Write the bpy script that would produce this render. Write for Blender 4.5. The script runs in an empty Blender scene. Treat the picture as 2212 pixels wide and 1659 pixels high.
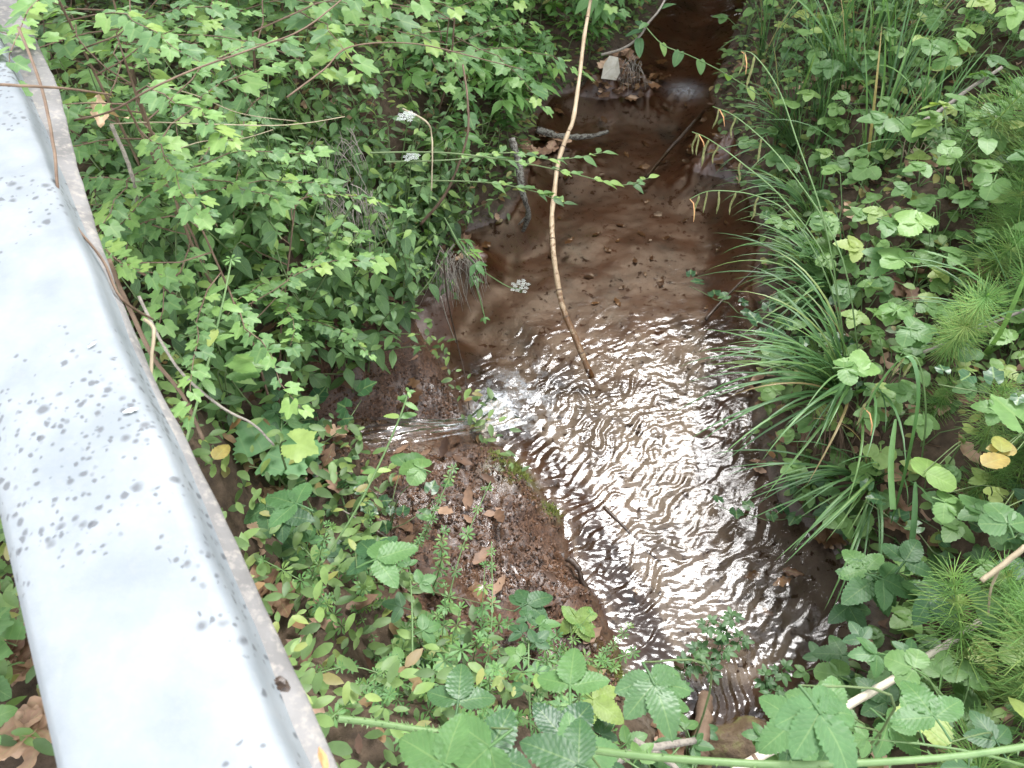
import bpy, math, random
import numpy as np
from mathutils import Vector, Matrix, Euler
R = math.radians
PI = math.pi
random.seed(7)
rng = np.random.default_rng(7)
scene = bpy.context.scene
col = scene.collection

# ------------------------------------------------------------------ camera, sky, sun, exposure
CAM_H, PITCH, LENS = 2.3, R(50), 27.2
cam_d = bpy.data.cameras.new('camera')
cam_d.lens, cam_d.sensor_width, cam_d.clip_start, cam_d.clip_end = LENS, 36, 0.02, 400
cam_d.dof.use_dof, cam_d.dof.focus_distance, cam_d.dof.aperture_fstop = True, 2.5, 9.0
cam = bpy.data.objects.new('camera', cam_d)
col.objects.link(cam)
cam.location = (0, 0, CAM_H)
cam.rotation_euler = (PI / 2 - PITCH, 0, 0)
scene.camera = cam

SUN_EL, SUN_ROT = R(55), R(22)
world = bpy.data.worlds.new('World')
scene.world = world
world.use_nodes = True
wn, wl = world.node_tree.nodes, world.node_tree.links
wn.clear()
sky = wn.new('ShaderNodeTexSky')
sky.sky_type = 'NISHITA'
sky.sun_disc = False
sky.sun_elevation, sky.sun_rotation = SUN_EL, SUN_ROT
sky.air_density, sky.dust_density, sky.ozone_density = 1.0, 0.3, 1.0
hs = wn.new('ShaderNodeHueSaturation')
hs.inputs['Saturation'].default_value = 0.2
bg = wn.new('ShaderNodeBackground')
bg.inputs['Strength'].default_value = 0.15
wo = wn.new('ShaderNodeOutputWorld')
wl.new(sky.outputs[0], hs.inputs['Color'])
wl.new(hs.outputs[0], bg.inputs['Color'])
wl.new(bg.outputs[0], wo.inputs[0])

sun_d = bpy.data.lights.new('sun', 'SUN')
sun_d.energy, sun_d.angle, sun_d.color = 0.95, R(17), (1.0, 0.985, 0.97)
sun = bpy.data.objects.new('sun', sun_d)
col.objects.link(sun)
sd_ = Vector((math.sin(SUN_ROT) * math.cos(SUN_EL), math.cos(SUN_ROT) * math.cos(SUN_EL), math.sin(SUN_EL)))
sun.rotation_euler = (-sd_).to_track_quat('-Z', 'Y').to_euler()

vs = scene.view_settings
vs.view_transform, vs.look, vs.exposure, vs.gamma = 'Standard', 'None', 2.8, 1.0
vs.use_curve_mapping = False
scene.cycles.use_denoising = True
scene.cycles.max_bounces = 8
scene.cycles.transparent_max_bounces = 12
scene.cycles.caustics_reflective = False
scene.cycles.caustics_refractive = False
scene.cycles.sample_clamp_indirect = 6

# ------------------------------------------------------------------ measuring the place (points seen in the photograph, 2212 px wide)
FPX = 2212 * LENS / 36
SP, CP = math.sin(PITCH), math.cos(PITCH)
def ray(px, py):
    a, b = (px - 1106) / FPX, (829.5 - py) / FPX
    return np.array([a, CP + b * SP, -SP + b * CP])
def at(px, py, z):
    d = ray(px, py)
    t = (CAM_H - z) / -d[2]
    return Vector((d[0] * t, d[1] * t, z))
def at_t(px, py, t):
    d = ray(px, py)
    return Vector((d[0] * t, d[1] * t, CAM_H + d[2] * t))
def seen(p):
    x, y, z = p[0], p[1], p[2] - CAM_H
    dep = y * CP - z * SP
    return (1106 + FPX * x / dep, 829.5 - FPX * (y * SP + z * CP) / dep)

def _hash(ix, iy, seed):
    h = (ix.astype(np.int64) * 374761393 + iy.astype(np.int64) * 668265263 + seed * 1442695041) & 0x7fffffff
    h = ((h ^ (h >> 13)) * 1274126177) & 0x7fffffff
    return h ^ (h >> 16)
def pn(x, y, seed=0):
    x, y = np.asarray(x, float), np.asarray(y, float)
    ix, iy = np.floor(x), np.floor(y)
    fx, fy = x - ix, y - iy
    u, v = fx * fx * fx * (fx * (fx * 6 - 15) + 10), fy * fy * fy * (fy * (fy * 6 - 15) + 10)
    def g(a, b):
        an = (_hash(ix + a, iy + b, seed) % 3600) / 3600 * 2 * np.pi
        return np.cos(an) * (fx - a) + np.sin(an) * (fy - b)
    n0 = g(0, 0) + u * (g(1, 0) - g(0, 0))
    n1 = g(0, 1) + u * (g(1, 1) - g(0, 1))
    return (n0 + v * (n1 - n0)) * 1.5
def fbm(x, y, seed=0, o=4):
    s, a = 0, 1
    for k in range(o):
        s = s + a * pn(x * 2 ** k, y * 2 ** k, seed + k * 17)
        a *= 0.5
    return s
def smooth(a, b, x):
    t = np.clip((x - a) / (b - a), 0, 1)
    return t * t * (3 - 2 * t)

def seg_dist(x, y, poly, closed=True):
    d = np.full(x.shape, 1e9)
    n = len(poly)
    for i in range(n if closed else n - 1):
        ax, ay = poly[i]; bx, by = poly[(i + 1) % n]
        dx, dy = bx - ax, by - ay
        t = np.clip(((x - ax) * dx + (y - ay) * dy) / (dx * dx + dy * dy + 1e-12), 0, 1)
        d = np.minimum(d, np.hypot(x - ax - t * dx, y - ay - t * dy))
    return d
def inside(x, y, poly):
    x, y = np.asarray(x, float), np.asarray(y, float)
    c = np.zeros(x.shape, bool)
    n = len(poly)
    for i in range(n):
        ax, ay = poly[i]; bx, by = poly[(i + 1) % n]
        c ^= ((ay > y) != (by > y)) & (x < (bx - ax) * (y - ay) / (by - ay + 1e-12) + ax)
    return c
def sdist(x, y, poly):
    d = seg_dist(x, y, poly)
    return np.where(inside(x, y, poly), -d, d)
def wpoly(pts, z=0.0):
    return [tuple(at(px, py, z)[:2]) for px, py in pts]

LEFT_EDGE = [(1440, 0), (1400, 60), (1330, 130), (1290, 190), (1200, 205), (1160, 255), (1150, 320), (1140, 400), (1100, 470), (1010, 500),
             (960, 560), (930, 620), (890, 680), (850, 745), (940, 765), (985, 830), (1000, 880), (1050, 925), (1130, 1015), (1210, 1110),
             (1240, 1230), (1290, 1290), (1335, 1400), (1350, 1480), (1430, 1570), (1470, 1659)]
RIGHT_EDGE = [(1610, 0), (1570, 110), (1535, 200), (1555, 290), (1600, 390), (1640, 500), (1625, 620), (1650, 740), (1620, 880), (1640, 1000),
              (1690, 1090), (1800, 1190), (1860, 1280), (1870, 1400), (1840, 1490), (1730, 1570), (1600, 1659)]
le, re_ = wpoly(LEFT_EDGE), wpoly(RIGHT_EDGE)
STREAM = [(1.9, 12), (1.7, 8)] + le + [(0.35, 0.3), (0.3, -2.5), (0.9, -2.5), (0.8, 0.2)] + re_[::-1] + [(2.5, 8), (2.9, 12)]
SHELF = wpoly([(780, 800), (860, 740), (960, 770), (1000, 870), (1060, 940), (1130, 1010), (1210, 1110), (1240, 1230), (1290, 1290), (1330, 1400),
               (1360, 1500), (1200, 1560), (950, 1480), (830, 1300), (850, 1120), (700, 1010), (690, 900)], 0.06)
CTRL = [(600, 500, .75), (300, 900, .8), (200, 300, .8), (700, 150, .7), (1000, 150, .42), (1250, 60, .3), (950, 420, .5), (800, 600, .48), (600, 750, .66),
        (1090, 350, .2), (900, 860, .07), (1000, 1000, .08), (1100, 1150, .1), (1150, 1300, .12), (920, 1100, .14), (800, 1200, .3), (640, 1000, .4), (760, 930, .16), (650, 1350, .5),
        (900, 1450, .32), (1200, 1440, .2), (1100, 1620, .55), (800, 1600, .68), (50, 1500, .85), (400, 1500, .85), (-300, 800, .9), (-300, 100, 1.0),
        (1700, 150, .25), (1750, 400, .28), (2000, 200, .55), (2150, 50, .75), (1800, 700, .28), (2000, 600, .45), (2150, 400, .65), (1900, 950, .32), (2100, 900, .55),
        (1950, 1200, .25), (2150, 1250, .5), (2000, 1450, .4), (2200, 1600, .75), (1900, 1600, .5), (1700, 1650, .25), (2500, 300, 1.0), (2600, 900, .95), (2600, 1600, 1.0)]
CW = np.array([tuple(at(*c)) for c in CTRL])
INFLOW = [(690, 968, .17), (780, 948, .15), (860, 938, .12), (940, 931, .08), (1000, 925, .045), (1050, 912, .012), (1095, 885, -.004)]
IN3 = [at(*c) for c in INFLOW]
BUMPS = [(1340, 175, .17, .13), (1300, 190, .12, .1), (1540, 350, .10, .1), (1500, 365, .12, .09), (1590, 340, .14, .12), (1400, 205, .10, .095), (1030, 560, .1, .11), (1230, 320, .13, .09), (1470, 190, .1, .085)]

def terrain(x, y, masks=False):
    sd = sdist(x, y, STREAM)
    w = np.zeros(x.shape); s = np.zeros(x.shape)
    for cx, cy, cz in CW:
        k = 1 / ((x - cx) ** 2 + (y - cy) ** 2 + 0.012) ** 2
        w += k; s += k * cz
    k = 1 / (40.0) ** 1.2
    plateau = (s + k * 0.9) / (w + k)
    shelf = smooth(0.06, -0.05, sdist(x, y, SHELF))
    wid = 0.34 - 0.2 * shelf
    h = plateau * smooth(-0.03, 1, sd / wid) + 0.012 * smooth(-0.02, 0.03, sd)
    h = h + 0.03 * fbm(x * 3, y * 3, 3) * smooth(0, .3, sd)
    inn = smooth(0.0, 0.22, -sd)
    bed = -0.012 - 0.085 * inn + 0.016 * fbm(x * 3, y * 3, 9, 2) * inn + 0.0025 * fbm(x * 14, y * 18, 19, 3)
    for px, py, r, hh in BUMPS:
        c = at(px, py, 0)
        bed = bed + hh * np.exp(-((x - c.x) ** 2 + ((y - c.y) * 0.9) ** 2) / (r * r)) * (0.85 + 0.25 * fbm(x * 20, y * 20, 31, 3))
    h = np.where(sd < 0, np.where(sd > -0.03, np.maximum(bed, -0.012), bed), h)
    crumb = np.abs(fbm(x * 22, y * 22, 41, 4))
    h = h + shelf * smooth(-0.015, 0.02, sd) * (0.05 * crumb - 0.01 + 0.02 * np.abs(fbm(x * 38, y * 38, 47, 2)))
    # trough of the side inflow
    for i in range(len(IN3) - 2):
        a, b = IN3[i], IN3[i + 1]
        dx, dy = b.x - a.x, b.y - a.y
        t = np.clip(((x - a.x) * dx + (y - a.y) * dy) / (dx * dx + dy * dy), 0, 1)
        d = np.hypot(x - a.x - t * dx, y - a.y - t * dy)
        zt = a.z + (b.z - a.z) * t - 0.03 + 0.015 * fbm(x * 25, y * 25, 5, 2)
        m = smooth(0.16, 0.055, d)
        h = np.where(h > zt, h + (zt - h) * m, h)
    if masks:
        return h, sd, shelf
    return h

def axis(fine0, fine1, step, lo, hi):
    a = list(np.arange(fine0, fine1, step))
    g, v = step, fine1
    while v < hi:
        a.append(v); g *= 1.25; v += g
    g, v, b = step, fine0, []
    while v > lo:
        g *= 1.25; v -= g; b.append(v)
    return np.array(b[::-1] + a)
GX, GY = axis(-1.6, 2.3, 0.0135, -70, 70), axis(0.15, 5.4, 0.0155, -70, 90)
XX, YY = np.meshgrid(GX, GY)
HH, SDD, SHF = terrain(XX, YY, True)
HH = HH + 0.25 * fbm(XX * .12, YY * .12, 71) * smooth(4, 12, np.hypot(XX - .4, YY - 2))
def hgt(x, y):
    i = int(np.clip(np.searchsorted(GX, x) - 1, 0, len(GX) - 2)); j = int(np.clip(np.searchsorted(GY, y) - 1, 0, len(GY) - 2))
    u, v = (x - GX[i]) / (GX[i + 1] - GX[i]), (y - GY[j]) / (GY[j + 1] - GY[j])
    return (HH[j, i] * (1 - u) + HH[j, i + 1] * u) * (1 - v) + (HH[j + 1, i] * (1 - u) + HH[j + 1, i + 1] * u) * v
def hgt_v(x, y):
    i = np.clip(np.searchsorted(GX, x) - 1, 0, len(GX) - 2); j = np.clip(np.searchsorted(GY, y) - 1, 0, len(GY) - 2)
    u, v = (x - GX[i]) / (GX[i + 1] - GX[i]), (y - GY[j]) / (GY[j + 1] - GY[j])
    return (HH[j, i] * (1 - u) + HH[j, i + 1] * u) * (1 - v) + (HH[j + 1, i] * (1 - u) + HH[j + 1, i + 1] * u) * v
TT = np.arange(0.6, 9, 0.015)
def ground(px, py):
    d = ray(px, py)
    z = CAM_H + d[2] * TT
    below = z < np.maximum(hgt_v(d[0] * TT, d[1] * TT), -0.3)
    k = int(np.argmax(below)) if below.any() else len(TT) - 1
    t = TT[k]
    x, y = d[0] * t, d[1] * t
    return Vector((x, y, hgt(x, y)))

# ------------------------------------------------------------------ materials
def new_mat(name):
    m = bpy.data.materials.new(name)
    m.use_nodes = True
    nt = m.node_tree
    nt.nodes.clear()
    out = nt.nodes.new('ShaderNodeOutputMaterial')
    return m, nt, nt.nodes, nt.links, out
def ramp(nd, stops):
    r = nd.new('ShaderNodeValToRGB')
    e = r.color_ramp.elements
    while len(e) < len(stops):
        e.new(0.5)
    for k, (p, c) in enumerate(stops):
        e[k].position = p
        e[k].color = (*c, 1)
    return r
def math_n(nd, ln, op, a, b=None, c=None):
    n = nd.new('ShaderNodeMath'); n.operation = op
    for k, v in enumerate((a, b, c)):
        if v is None: continue
        if isinstance(v, (int, float)): n.inputs[k].default_value = v
        else: ln.new(v, n.inputs[k])
    return n.outputs[0]
def mixc(nd, ln, fac, a, b, blend='MIX'):
    n = nd.new('ShaderNodeMix'); n.data_type = 'RGBA'; n.blend_type = blend
    for s, v in ((n.inputs[0], fac), (n.inputs[6], a), (n.inputs[7], b)):
        if isinstance(v, (int, float)): s.default_value = v
        elif isinstance(v, tuple): s.default_value = (*v, 1)
        else: ln.new(v, s)
    return n.outputs[2]
def noise_n(nd, ln, scale, detail=4, vec=None, rough=.55):
    n = nd.new('ShaderNodeTexNoise')
    n.inputs['Scale'].default_value = scale; n.inputs['Detail'].default_value = detail; n.inputs['Roughness'].default_value = rough
    if vec is not None: ln.new(vec, n.inputs['Vector'])
    return n
def bsdf(nd, rough, spec=.5):
    b = nd.new('ShaderNodeBsdfPrincipled')
    b.inputs['Roughness'].default_value = rough
    b.inputs['Specular IOR Level'].default_value = spec
    return b

def leaf_mat(name, stops, rough=.5, spec=.38, trans=.36, veins=0, island=False, blotch=.3, vein_light=.22):
    m, nt, nd, ln, out = new_mat(name)
    if island:
        g = nd.new('ShaderNodeNewGeometry'); rnd = g.outputs['Random Per Island']
    else:
        oi = nd.new('ShaderNodeObjectInfo'); rnd = oi.outputs['Random']
    r = ramp(nd, stops); ln.new(rnd, r.inputs[0])
    tc = nd.new('ShaderNodeTexCoord')
    nz = noise_n(nd, ln, 45, 3, tc.outputs['Object'])
    c = mixc(nd, ln, blotch, r.outputs[0], nz.outputs['Fac'], 'OVERLAY')
    b = bsdf(nd, rough, spec)
    if veins:
        uv = nd.new('ShaderNodeSeparateXYZ'); ln.new(tc.outputs['UV'], uv.inputs[0])
        au = math_n(nd, ln, 'ABSOLUTE', math_n(nd, ln, 'SUBTRACT', uv.outputs[0], .5))
        mid = math_n(nd, ln, 'LESS_THAN', au, .025)
        lat = math_n(nd, ln, 'SINE', math_n(nd, ln, 'MULTIPLY', math_n(nd, ln, 'SUBTRACT', uv.outputs[1], math_n(nd, ln, 'MULTIPLY', au, .55)), veins * 6.283))
        latm = math_n(nd, ln, 'POWER', math_n(nd, ln, 'MAXIMUM', lat, 0.0), 16.0)
        v = math_n(nd, ln, 'MULTIPLY', math_n(nd, ln, 'MAXIMUM', mid, math_n(nd, ln, 'MULTIPLY', latm, .55)), vein_light)
        c = mixc(nd, ln, v, c, (.32, .42, .16))
        bp = nd.new('ShaderNodeBump'); bp.inputs['Strength'].default_value = .12; bp.inputs['Distance'].default_value = .002
        ln.new(math_n(nd, ln, 'MULTIPLY', lat, -.5), bp.inputs['Height'])
        ln.new(bp.outputs[0], b.inputs['Normal'])
    ln.new(c, b.inputs['Base Color'])
    t = nd.new('ShaderNodeBsdfTranslucent')
    ln.new(mixc(nd, ln, 1.0, c, (1.25, 1.3, .55), 'MULTIPLY'), t.inputs['Color'])
    mx = nd.new('ShaderNodeMixShader'); mx.inputs[0].default_value = trans
    ln.new(b.outputs[0], mx.inputs[1]); ln.new(t.outputs[0], mx.inputs[2]); ln.new(mx.outputs[0], out.inputs[0])
    return m
def plain_mat(name, stops, rough=.7, scale=30, spec=.4, bump=.3, detail=5, stretch=None, metal=0, island=False):
    m, nt, nd, ln, out = new_mat(name)
    tc = nd.new('ShaderNodeTexCoord')
    vec = tc.outputs['Object']
    if stretch:
        mp = nd.new('ShaderNodeMapping'); mp.inputs['Scale'].default_value = stretch
        ln.new(vec, mp.inputs[0]); vec = mp.outputs[0]
    nz = noise_n(nd, ln, scale, detail, vec, .65)
    fac = nz.outputs['Fac']
    if island:
        g = nd.new('ShaderNodeNewGeometry')
        fac = math_n(nd, ln, 'MULTIPLY_ADD', fac, .4, math_n(nd, ln, 'MULTIPLY', g.outputs['Random Per Island'], .6))
    r = ramp(nd, stops); ln.new(fac, r.inputs[0])
    b = bsdf(nd, rough, spec); b.inputs['Metallic'].default_value = metal
    ln.new(r.outputs[0], b.inputs['Base Color'])
    if bump:
        bp = nd.new('ShaderNodeBump'); bp.inputs['Strength'].default_value = bump; bp.inputs['Distance'].default_value = .01
        ln.new(nz.outputs['Fac'], bp.inputs['Height']); ln.new(bp.outputs[0], b.inputs['Normal'])
    ln.new(b.outputs[0], out.inputs[0])
    return m

M = {}
M['pellitory'] = leaf_mat('pellitory leaf', [(0, (0.0672, 0.128, 0.0516)), (.5, (0.106, 0.199, 0.0688)), (.85, (0.151, 0.26, 0.086)), (1, (0.224, 0.326, 0.086))], rough=.5, veins=5, trans=.36)
M['bramble'] = leaf_mat('bramble leaf', [(0, (.045, .105, .045)), (.5, (.075, .165, .06)), (.85, (.105, .21, .07)), (1, (.135, .245, .075))], rough=.45, veins=8, vein_light=.2)
M['bramble_dark'] = leaf_mat('old bramble leaf', [(0, (0.0376, 0.0925, 0.042)), (.6, (0.0599, 0.132, 0.056)), (1, (0.0855, 0.171, 0.063))], rough=.38, veins=8)
M['bramble_lime'] = leaf_mat('young bramble leaf', [(0, (.12, .22, .05)), (.6, (.16, .26, .06)), (1, (.2, .27, .065))], rough=.5, veins=8, blotch=.5)
M['broad'] = leaf_mat('broad weed leaf', [(0, (0.0766, 0.162, 0.0542)), (.4, (0.124, 0.23, 0.0722)), (.8, (0.192, 0.323, 0.0963)), (1, (0.345, 0.404, 0.12))], rough=.45, veins=6)
M['cleavers'] = leaf_mat('cleavers leaf', [(0, (.08, .18, .06)), (.7, (.125, .25, .075)), (1, (.18, .28, .08))], rough=.5, veins=0)
M['sedge'] = leaf_mat('sedge blade', [(0, (.055, .12, .045)), (.5, (.085, .18, .06)), (.85, (.13, .24, .075)), (.93, (.17, .26, .08)), (1, (.34, .25, .12))], rough=.45, spec=.42, trans=.3)
M['horsetail'] = leaf_mat('horsetail branch', [(0, (.12, .25, .06)), (.6, (.17, .32, .08)), (1, (.25, .33, .09))], rough=.5, trans=.35)
M['maple'] = leaf_mat('maple leaf', [(0, (0.084, 0.168, 0.0645)), (.5, (0.129, 0.24, 0.0774)), (.85, (0.179, 0.306, 0.086)), (1, (0.235, 0.337, 0.086))], rough=.5, veins=4, trans=.36)
M['elder'] = leaf_mat('elder leaf', [(0, (0.0766, 0.174, 0.0542)), (.6, (0.124, 0.256, 0.0722)), (1, (0.192, 0.337, 0.0784))], rough=.42, veins=6)
M['ivy'] = leaf_mat('ivy leaf', [(0, (0.0308, 0.0793, 0.035)), (.7, (0.0513, 0.119, 0.049)), (1, (0.0855, 0.171, 0.063))], rough=.33, veins=4, vein_light=.4)
M['mallow'] = leaf_mat('mallow leaf', [(0, (.11, .24, .09)), (1, (.14, .28, .11))], rough=.5, veins=6, vein_light=.2)
M['yellowing'] = leaf_mat('yellowing leaf', [(0, (.2, .22, .05)), (.5, (.27, .26, .06)), (1, (.3, .22, .06))], rough=.5, veins=5, blotch=.7)
M['stem'] = plain_mat('green stem', [(.3, (.08, .145, .045)), (.7, (.13, .2, .075))], .5, 40, bump=.1)
M['stem_dark'] = plain_mat('weed stem', [(.3, (.07, .11, .04)), (.7, (.12, .16, .06))], .6, 40, bump=.1)
M['twig'] = plain_mat('brown twig', [(.3, (.09, .055, .035)), (.7, (.17, .115, .075))], .75, 25, bump=.4)
M['grey_twig'] = plain_mat('grey twig', [(.3, (.12, .1, .085)), (.55, (.26, .23, .19)), (.75, (.1, .095, .06))], .8, 70, bump=.5)
M['dark_twig'] = plain_mat('wet twig', [(.3, (.03, .02, .014)), (.7, (.07, .045, .03))], .4, 25, bump=.4)
M['straw'] = plain_mat('straw', [(.3, (.24, .19, .12)), (.7, (.36, .3, .2))], .6, 20, bump=.2)
M['log'] = plain_mat('lichened log', [(.3, (.025, .018, .012)), (.45, (.09, .075, .06)), (.55, (.26, .25, .21)), (.66, (.05, .045, .03)), (.8, (.12, .12, .06))], .85, 85, bump=1.0)
M['rock'] = plain_mat('mossy rock', [(.3, (.05, .032, .018)), (.5, (.085, .055, .028)), (.68, (.1, .095, .03)), (.8, (.05, .055, .016))], .7, 24, bump=1.0)
M['crumb'] = plain_mat('mud crumb', [(.2, (.025, .012, .006)), (.5, (.075, .036, .018)), (.85, (.13, .068, .037))], .5, 60, spec=.45, bump=.3, island=True)
M['moss'] = leaf_mat('moss', [(0, (0.09, 0.11, 0.025)), (1, (0.18, 0.2, 0.04))], rough=.8, island=True)
M['dead'] = leaf_mat('dead leaf', [(0, (0.1, 0.05, 0.03)), (.35, (0.2, 0.11, 0.065)), (.7, (0.36, 0.22, 0.14)), (1, (0.5, 0.34, 0.23))], rough=.6, trans=.1, veins=5, blotch=.6)
M['litter'] = leaf_mat('leaf litter', [(0, (0.05, 0.025, 0.015)), (.4, (0.11, 0.06, 0.035)), (.8, (0.22, 0.13, 0.08)), (1, (0.38, 0.25, 0.17))], rough=.6, trans=.05, island=True, blotch=.6)
M['sodden'] = leaf_mat('sodden leaf', [(0, (0.05, 0.028, 0.016)), (.6, (0.1, 0.055, 0.03)), (1, (0.16, 0.09, 0.04))], rough=.3, trans=.05, blotch=.6)
M['under'] = leaf_mat('undergrowth leaf', [(0, (0.0784, 0.133, 0.0473)), (.5, (0.134, 0.214, 0.0688)), (.8, (0.19, 0.286, 0.086)), (.9, (0.269, 0.306, 0.086)), (.96, (0.224, 0.173, 0.0774)), (1, (0.269, 0.143, 0.0688))], island=True, trans=.35)
M['water_plant'] = leaf_mat('water plant leaf', [(0, (.045, .11, .035)), (1, (.08, .17, .05))], rough=.45)
M['petal'] = plain_mat('white petal', [(.3, (.42, .44, .4)), (.7, (.55, .57, .52))], .6, 50, bump=0)
M['scrap'] = plain_mat('white scrap', [(.3, (.3, .27, .2)), (.7, (.5, .47, .4))], .6, 18, bump=.2)
M['spike'] = plain_mat('sedge spike', [(.3, (.13, .15, .05)), (.5, (.2, .21, .08)), (.75, (.3, .27, .13))], .8, 120, bump=.8)
M['seed'] = plain_mat('bud scale', [(.3, (.35, .17, .06)), (.7, (.5, .27, .12))], .6, 60, bump=.2)
M['bark'] = plain_mat('bark', [(.3, (.06, .045, .035)), (.7, (.14, .11, .085))], .9, 8, bump=.8, stretch=(3, 3, .6))
M['tree_leaf'] = leaf_mat('tree leaf', [(0, (0.03, 0.07, 0.022)), (1, (0.06, 0.12, 0.035))], island=True, trans=.3)

def cane_mat(name, lo, hi, patch):
    m, nt, nd, ln, out = new_mat(name)
    tc = nd.new('ShaderNodeTexCoord')
    n1 = noise_n(nd, ln, 14, 5, tc.outputs['Object'], .6)
    n2 = noise_n(nd, ln, 70, 4, tc.outputs['Object'], .7)
    sp = nd.new('ShaderNodeSeparateXYZ'); ln.new(tc.outputs['UV'], sp.inputs[0])
    base = ramp(nd, [(.35, lo), (.65, hi)]); ln.new(n1.outputs['Fac'], base.inputs[0])
    # brown bark remnants, denser towards the foot of the stick (v = 1)
    k = math_n(nd, ln, 'MULTIPLY_ADD', sp.outputs[1], patch[0], patch[1])
    f = ramp(nd, [(.48, (0, 0, 0)), (.58, (1, 1, 1))])
    ln.new(math_n(nd, ln, 'ADD', math_n(nd, ln, 'MULTIPLY_ADD', n2.outputs['Fac'], .5, math_n(nd, ln, 'MULTIPLY', n1.outputs['Fac'], .5)), k), f.inputs[0])
    c = mixc(nd, ln, f.outputs[0], base.outputs[0], (.16, .085, .04))
    b = bsdf(nd, .5, .4); ln.new(c, b.inputs['Base Color'])
    bp = nd.new('ShaderNodeBump'); bp.inputs['Strength'].default_value = .4; bp.inputs['Distance'].default_value = .003
    ln.new(n2.outputs['Fac'], bp.inputs['Height']); ln.new(bp.outputs[0], b.inputs['Normal'])
    ln.new(b.outputs[0], out.inputs[0])
    return m
M['cane'] = cane_mat('peeled cane', (.33, .235, .14), (.5, .39, .26), (.34, -.2))
M['thin_cane'] = cane_mat('dry cane', (.48, .42, .32), (.62, .56, .45), (0, -.1))

def ground_mat():
    m, nt, nd, ln, out = new_mat('soil and mud')
    tc = nd.new('ShaderNodeTexCoord'); P_ = tc.outputs['Object']
    def att(n):
        a = nd.new('ShaderNodeAttribute'); a.attribute_name = n; return a.outputs['Fac']
    n1, n2, n3 = noise_n(nd, ln, 5, 6, P_), noise_n(nd, ln, 28, 6, P_, .65), noise_n(nd, ln, 110, 4, P_, .7)
    soil = ramp(nd, [(.3, (.034, .022, .014)), (.55, (.075, .05, .031)), (.75, (.13, .09, .06))]); ln.new(n2.outputs['Fac'], soil.inputs[0])
    bedc = ramp(nd, [(.34, (.014, .006, .0026)), (.44, (.046, .018, .0075)), (.58, (.07, .028, .012)), (.8, (.09, .039, .019))])
    ln.new(math_n(nd, ln, 'MULTIPLY_ADD', n1.outputs['Fac'], .65, math_n(nd, ln, 'MULTIPLY', n2.outputs['Fac'], .35)), bedc.inputs[0])
    mud = ramp(nd, [(.3, (.018, .009, .005)), (.5, (.065, .031, .016)), (.72, (.13, .068, .037))]); ln.new(n3.outputs['Fac'], mud.inputs[0])
    bedd = mixc(nd, ln, math_n(nd, ln, 'MULTIPLY', att('deep_shade'), .75), bedc.outputs[0], (.016, .0095, .006))  # dimness of deeper water mixed into the bed colour
    c = mixc(nd, ln, att('bed'), soil.outputs[0], bedd)
    c = mixc(nd, ln, att('shelf'), c, mud.outputs[0])
    mossc = ramp(nd, [(.35, (.035, .04, .012)), (.7, (.11, .12, .03))]); ln.new(n3.outputs['Fac'], mossc.inputs[0])
    c = mixc(nd, ln, att('moss'), c, mossc.outputs[0])
    b = bsdf(nd, .8, .4); ln.new(c, b.inputs['Base Color'])
    film = math_n(nd, ln, 'MULTIPLY', att('wet'), math_n(nd, ln, 'GREATER_THAN', n2.outputs['Fac'], .4))
    ln.new(math_n(nd, ln, 'MULTIPLY_ADD', film, -.6, .82), b.inputs['Roughness'])
    ln.new(math_n(nd, ln, 'MULTIPLY_ADD', film, .5, .35), b.inputs['Specular IOR Level'])
    bp = nd.new('ShaderNodeBump'); bp.inputs['Distance'].default_value = .012
    ln.new(math_n(nd, ln, 'MULTIPLY_ADD', att('bed'), -.42, .6), bp.inputs['Strength'])
    ln.new(math_n(nd, ln, 'ADD', n2.outputs['Fac'], math_n(nd, ln, 'MULTIPLY', n3.outputs['Fac'], .4)), bp.inputs['Height'])
    ln.new(bp.outputs[0], b.inputs['Normal']); ln.new(b.outputs[0], out.inputs[0])
    return m
M['ground'] = ground_mat()

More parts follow.
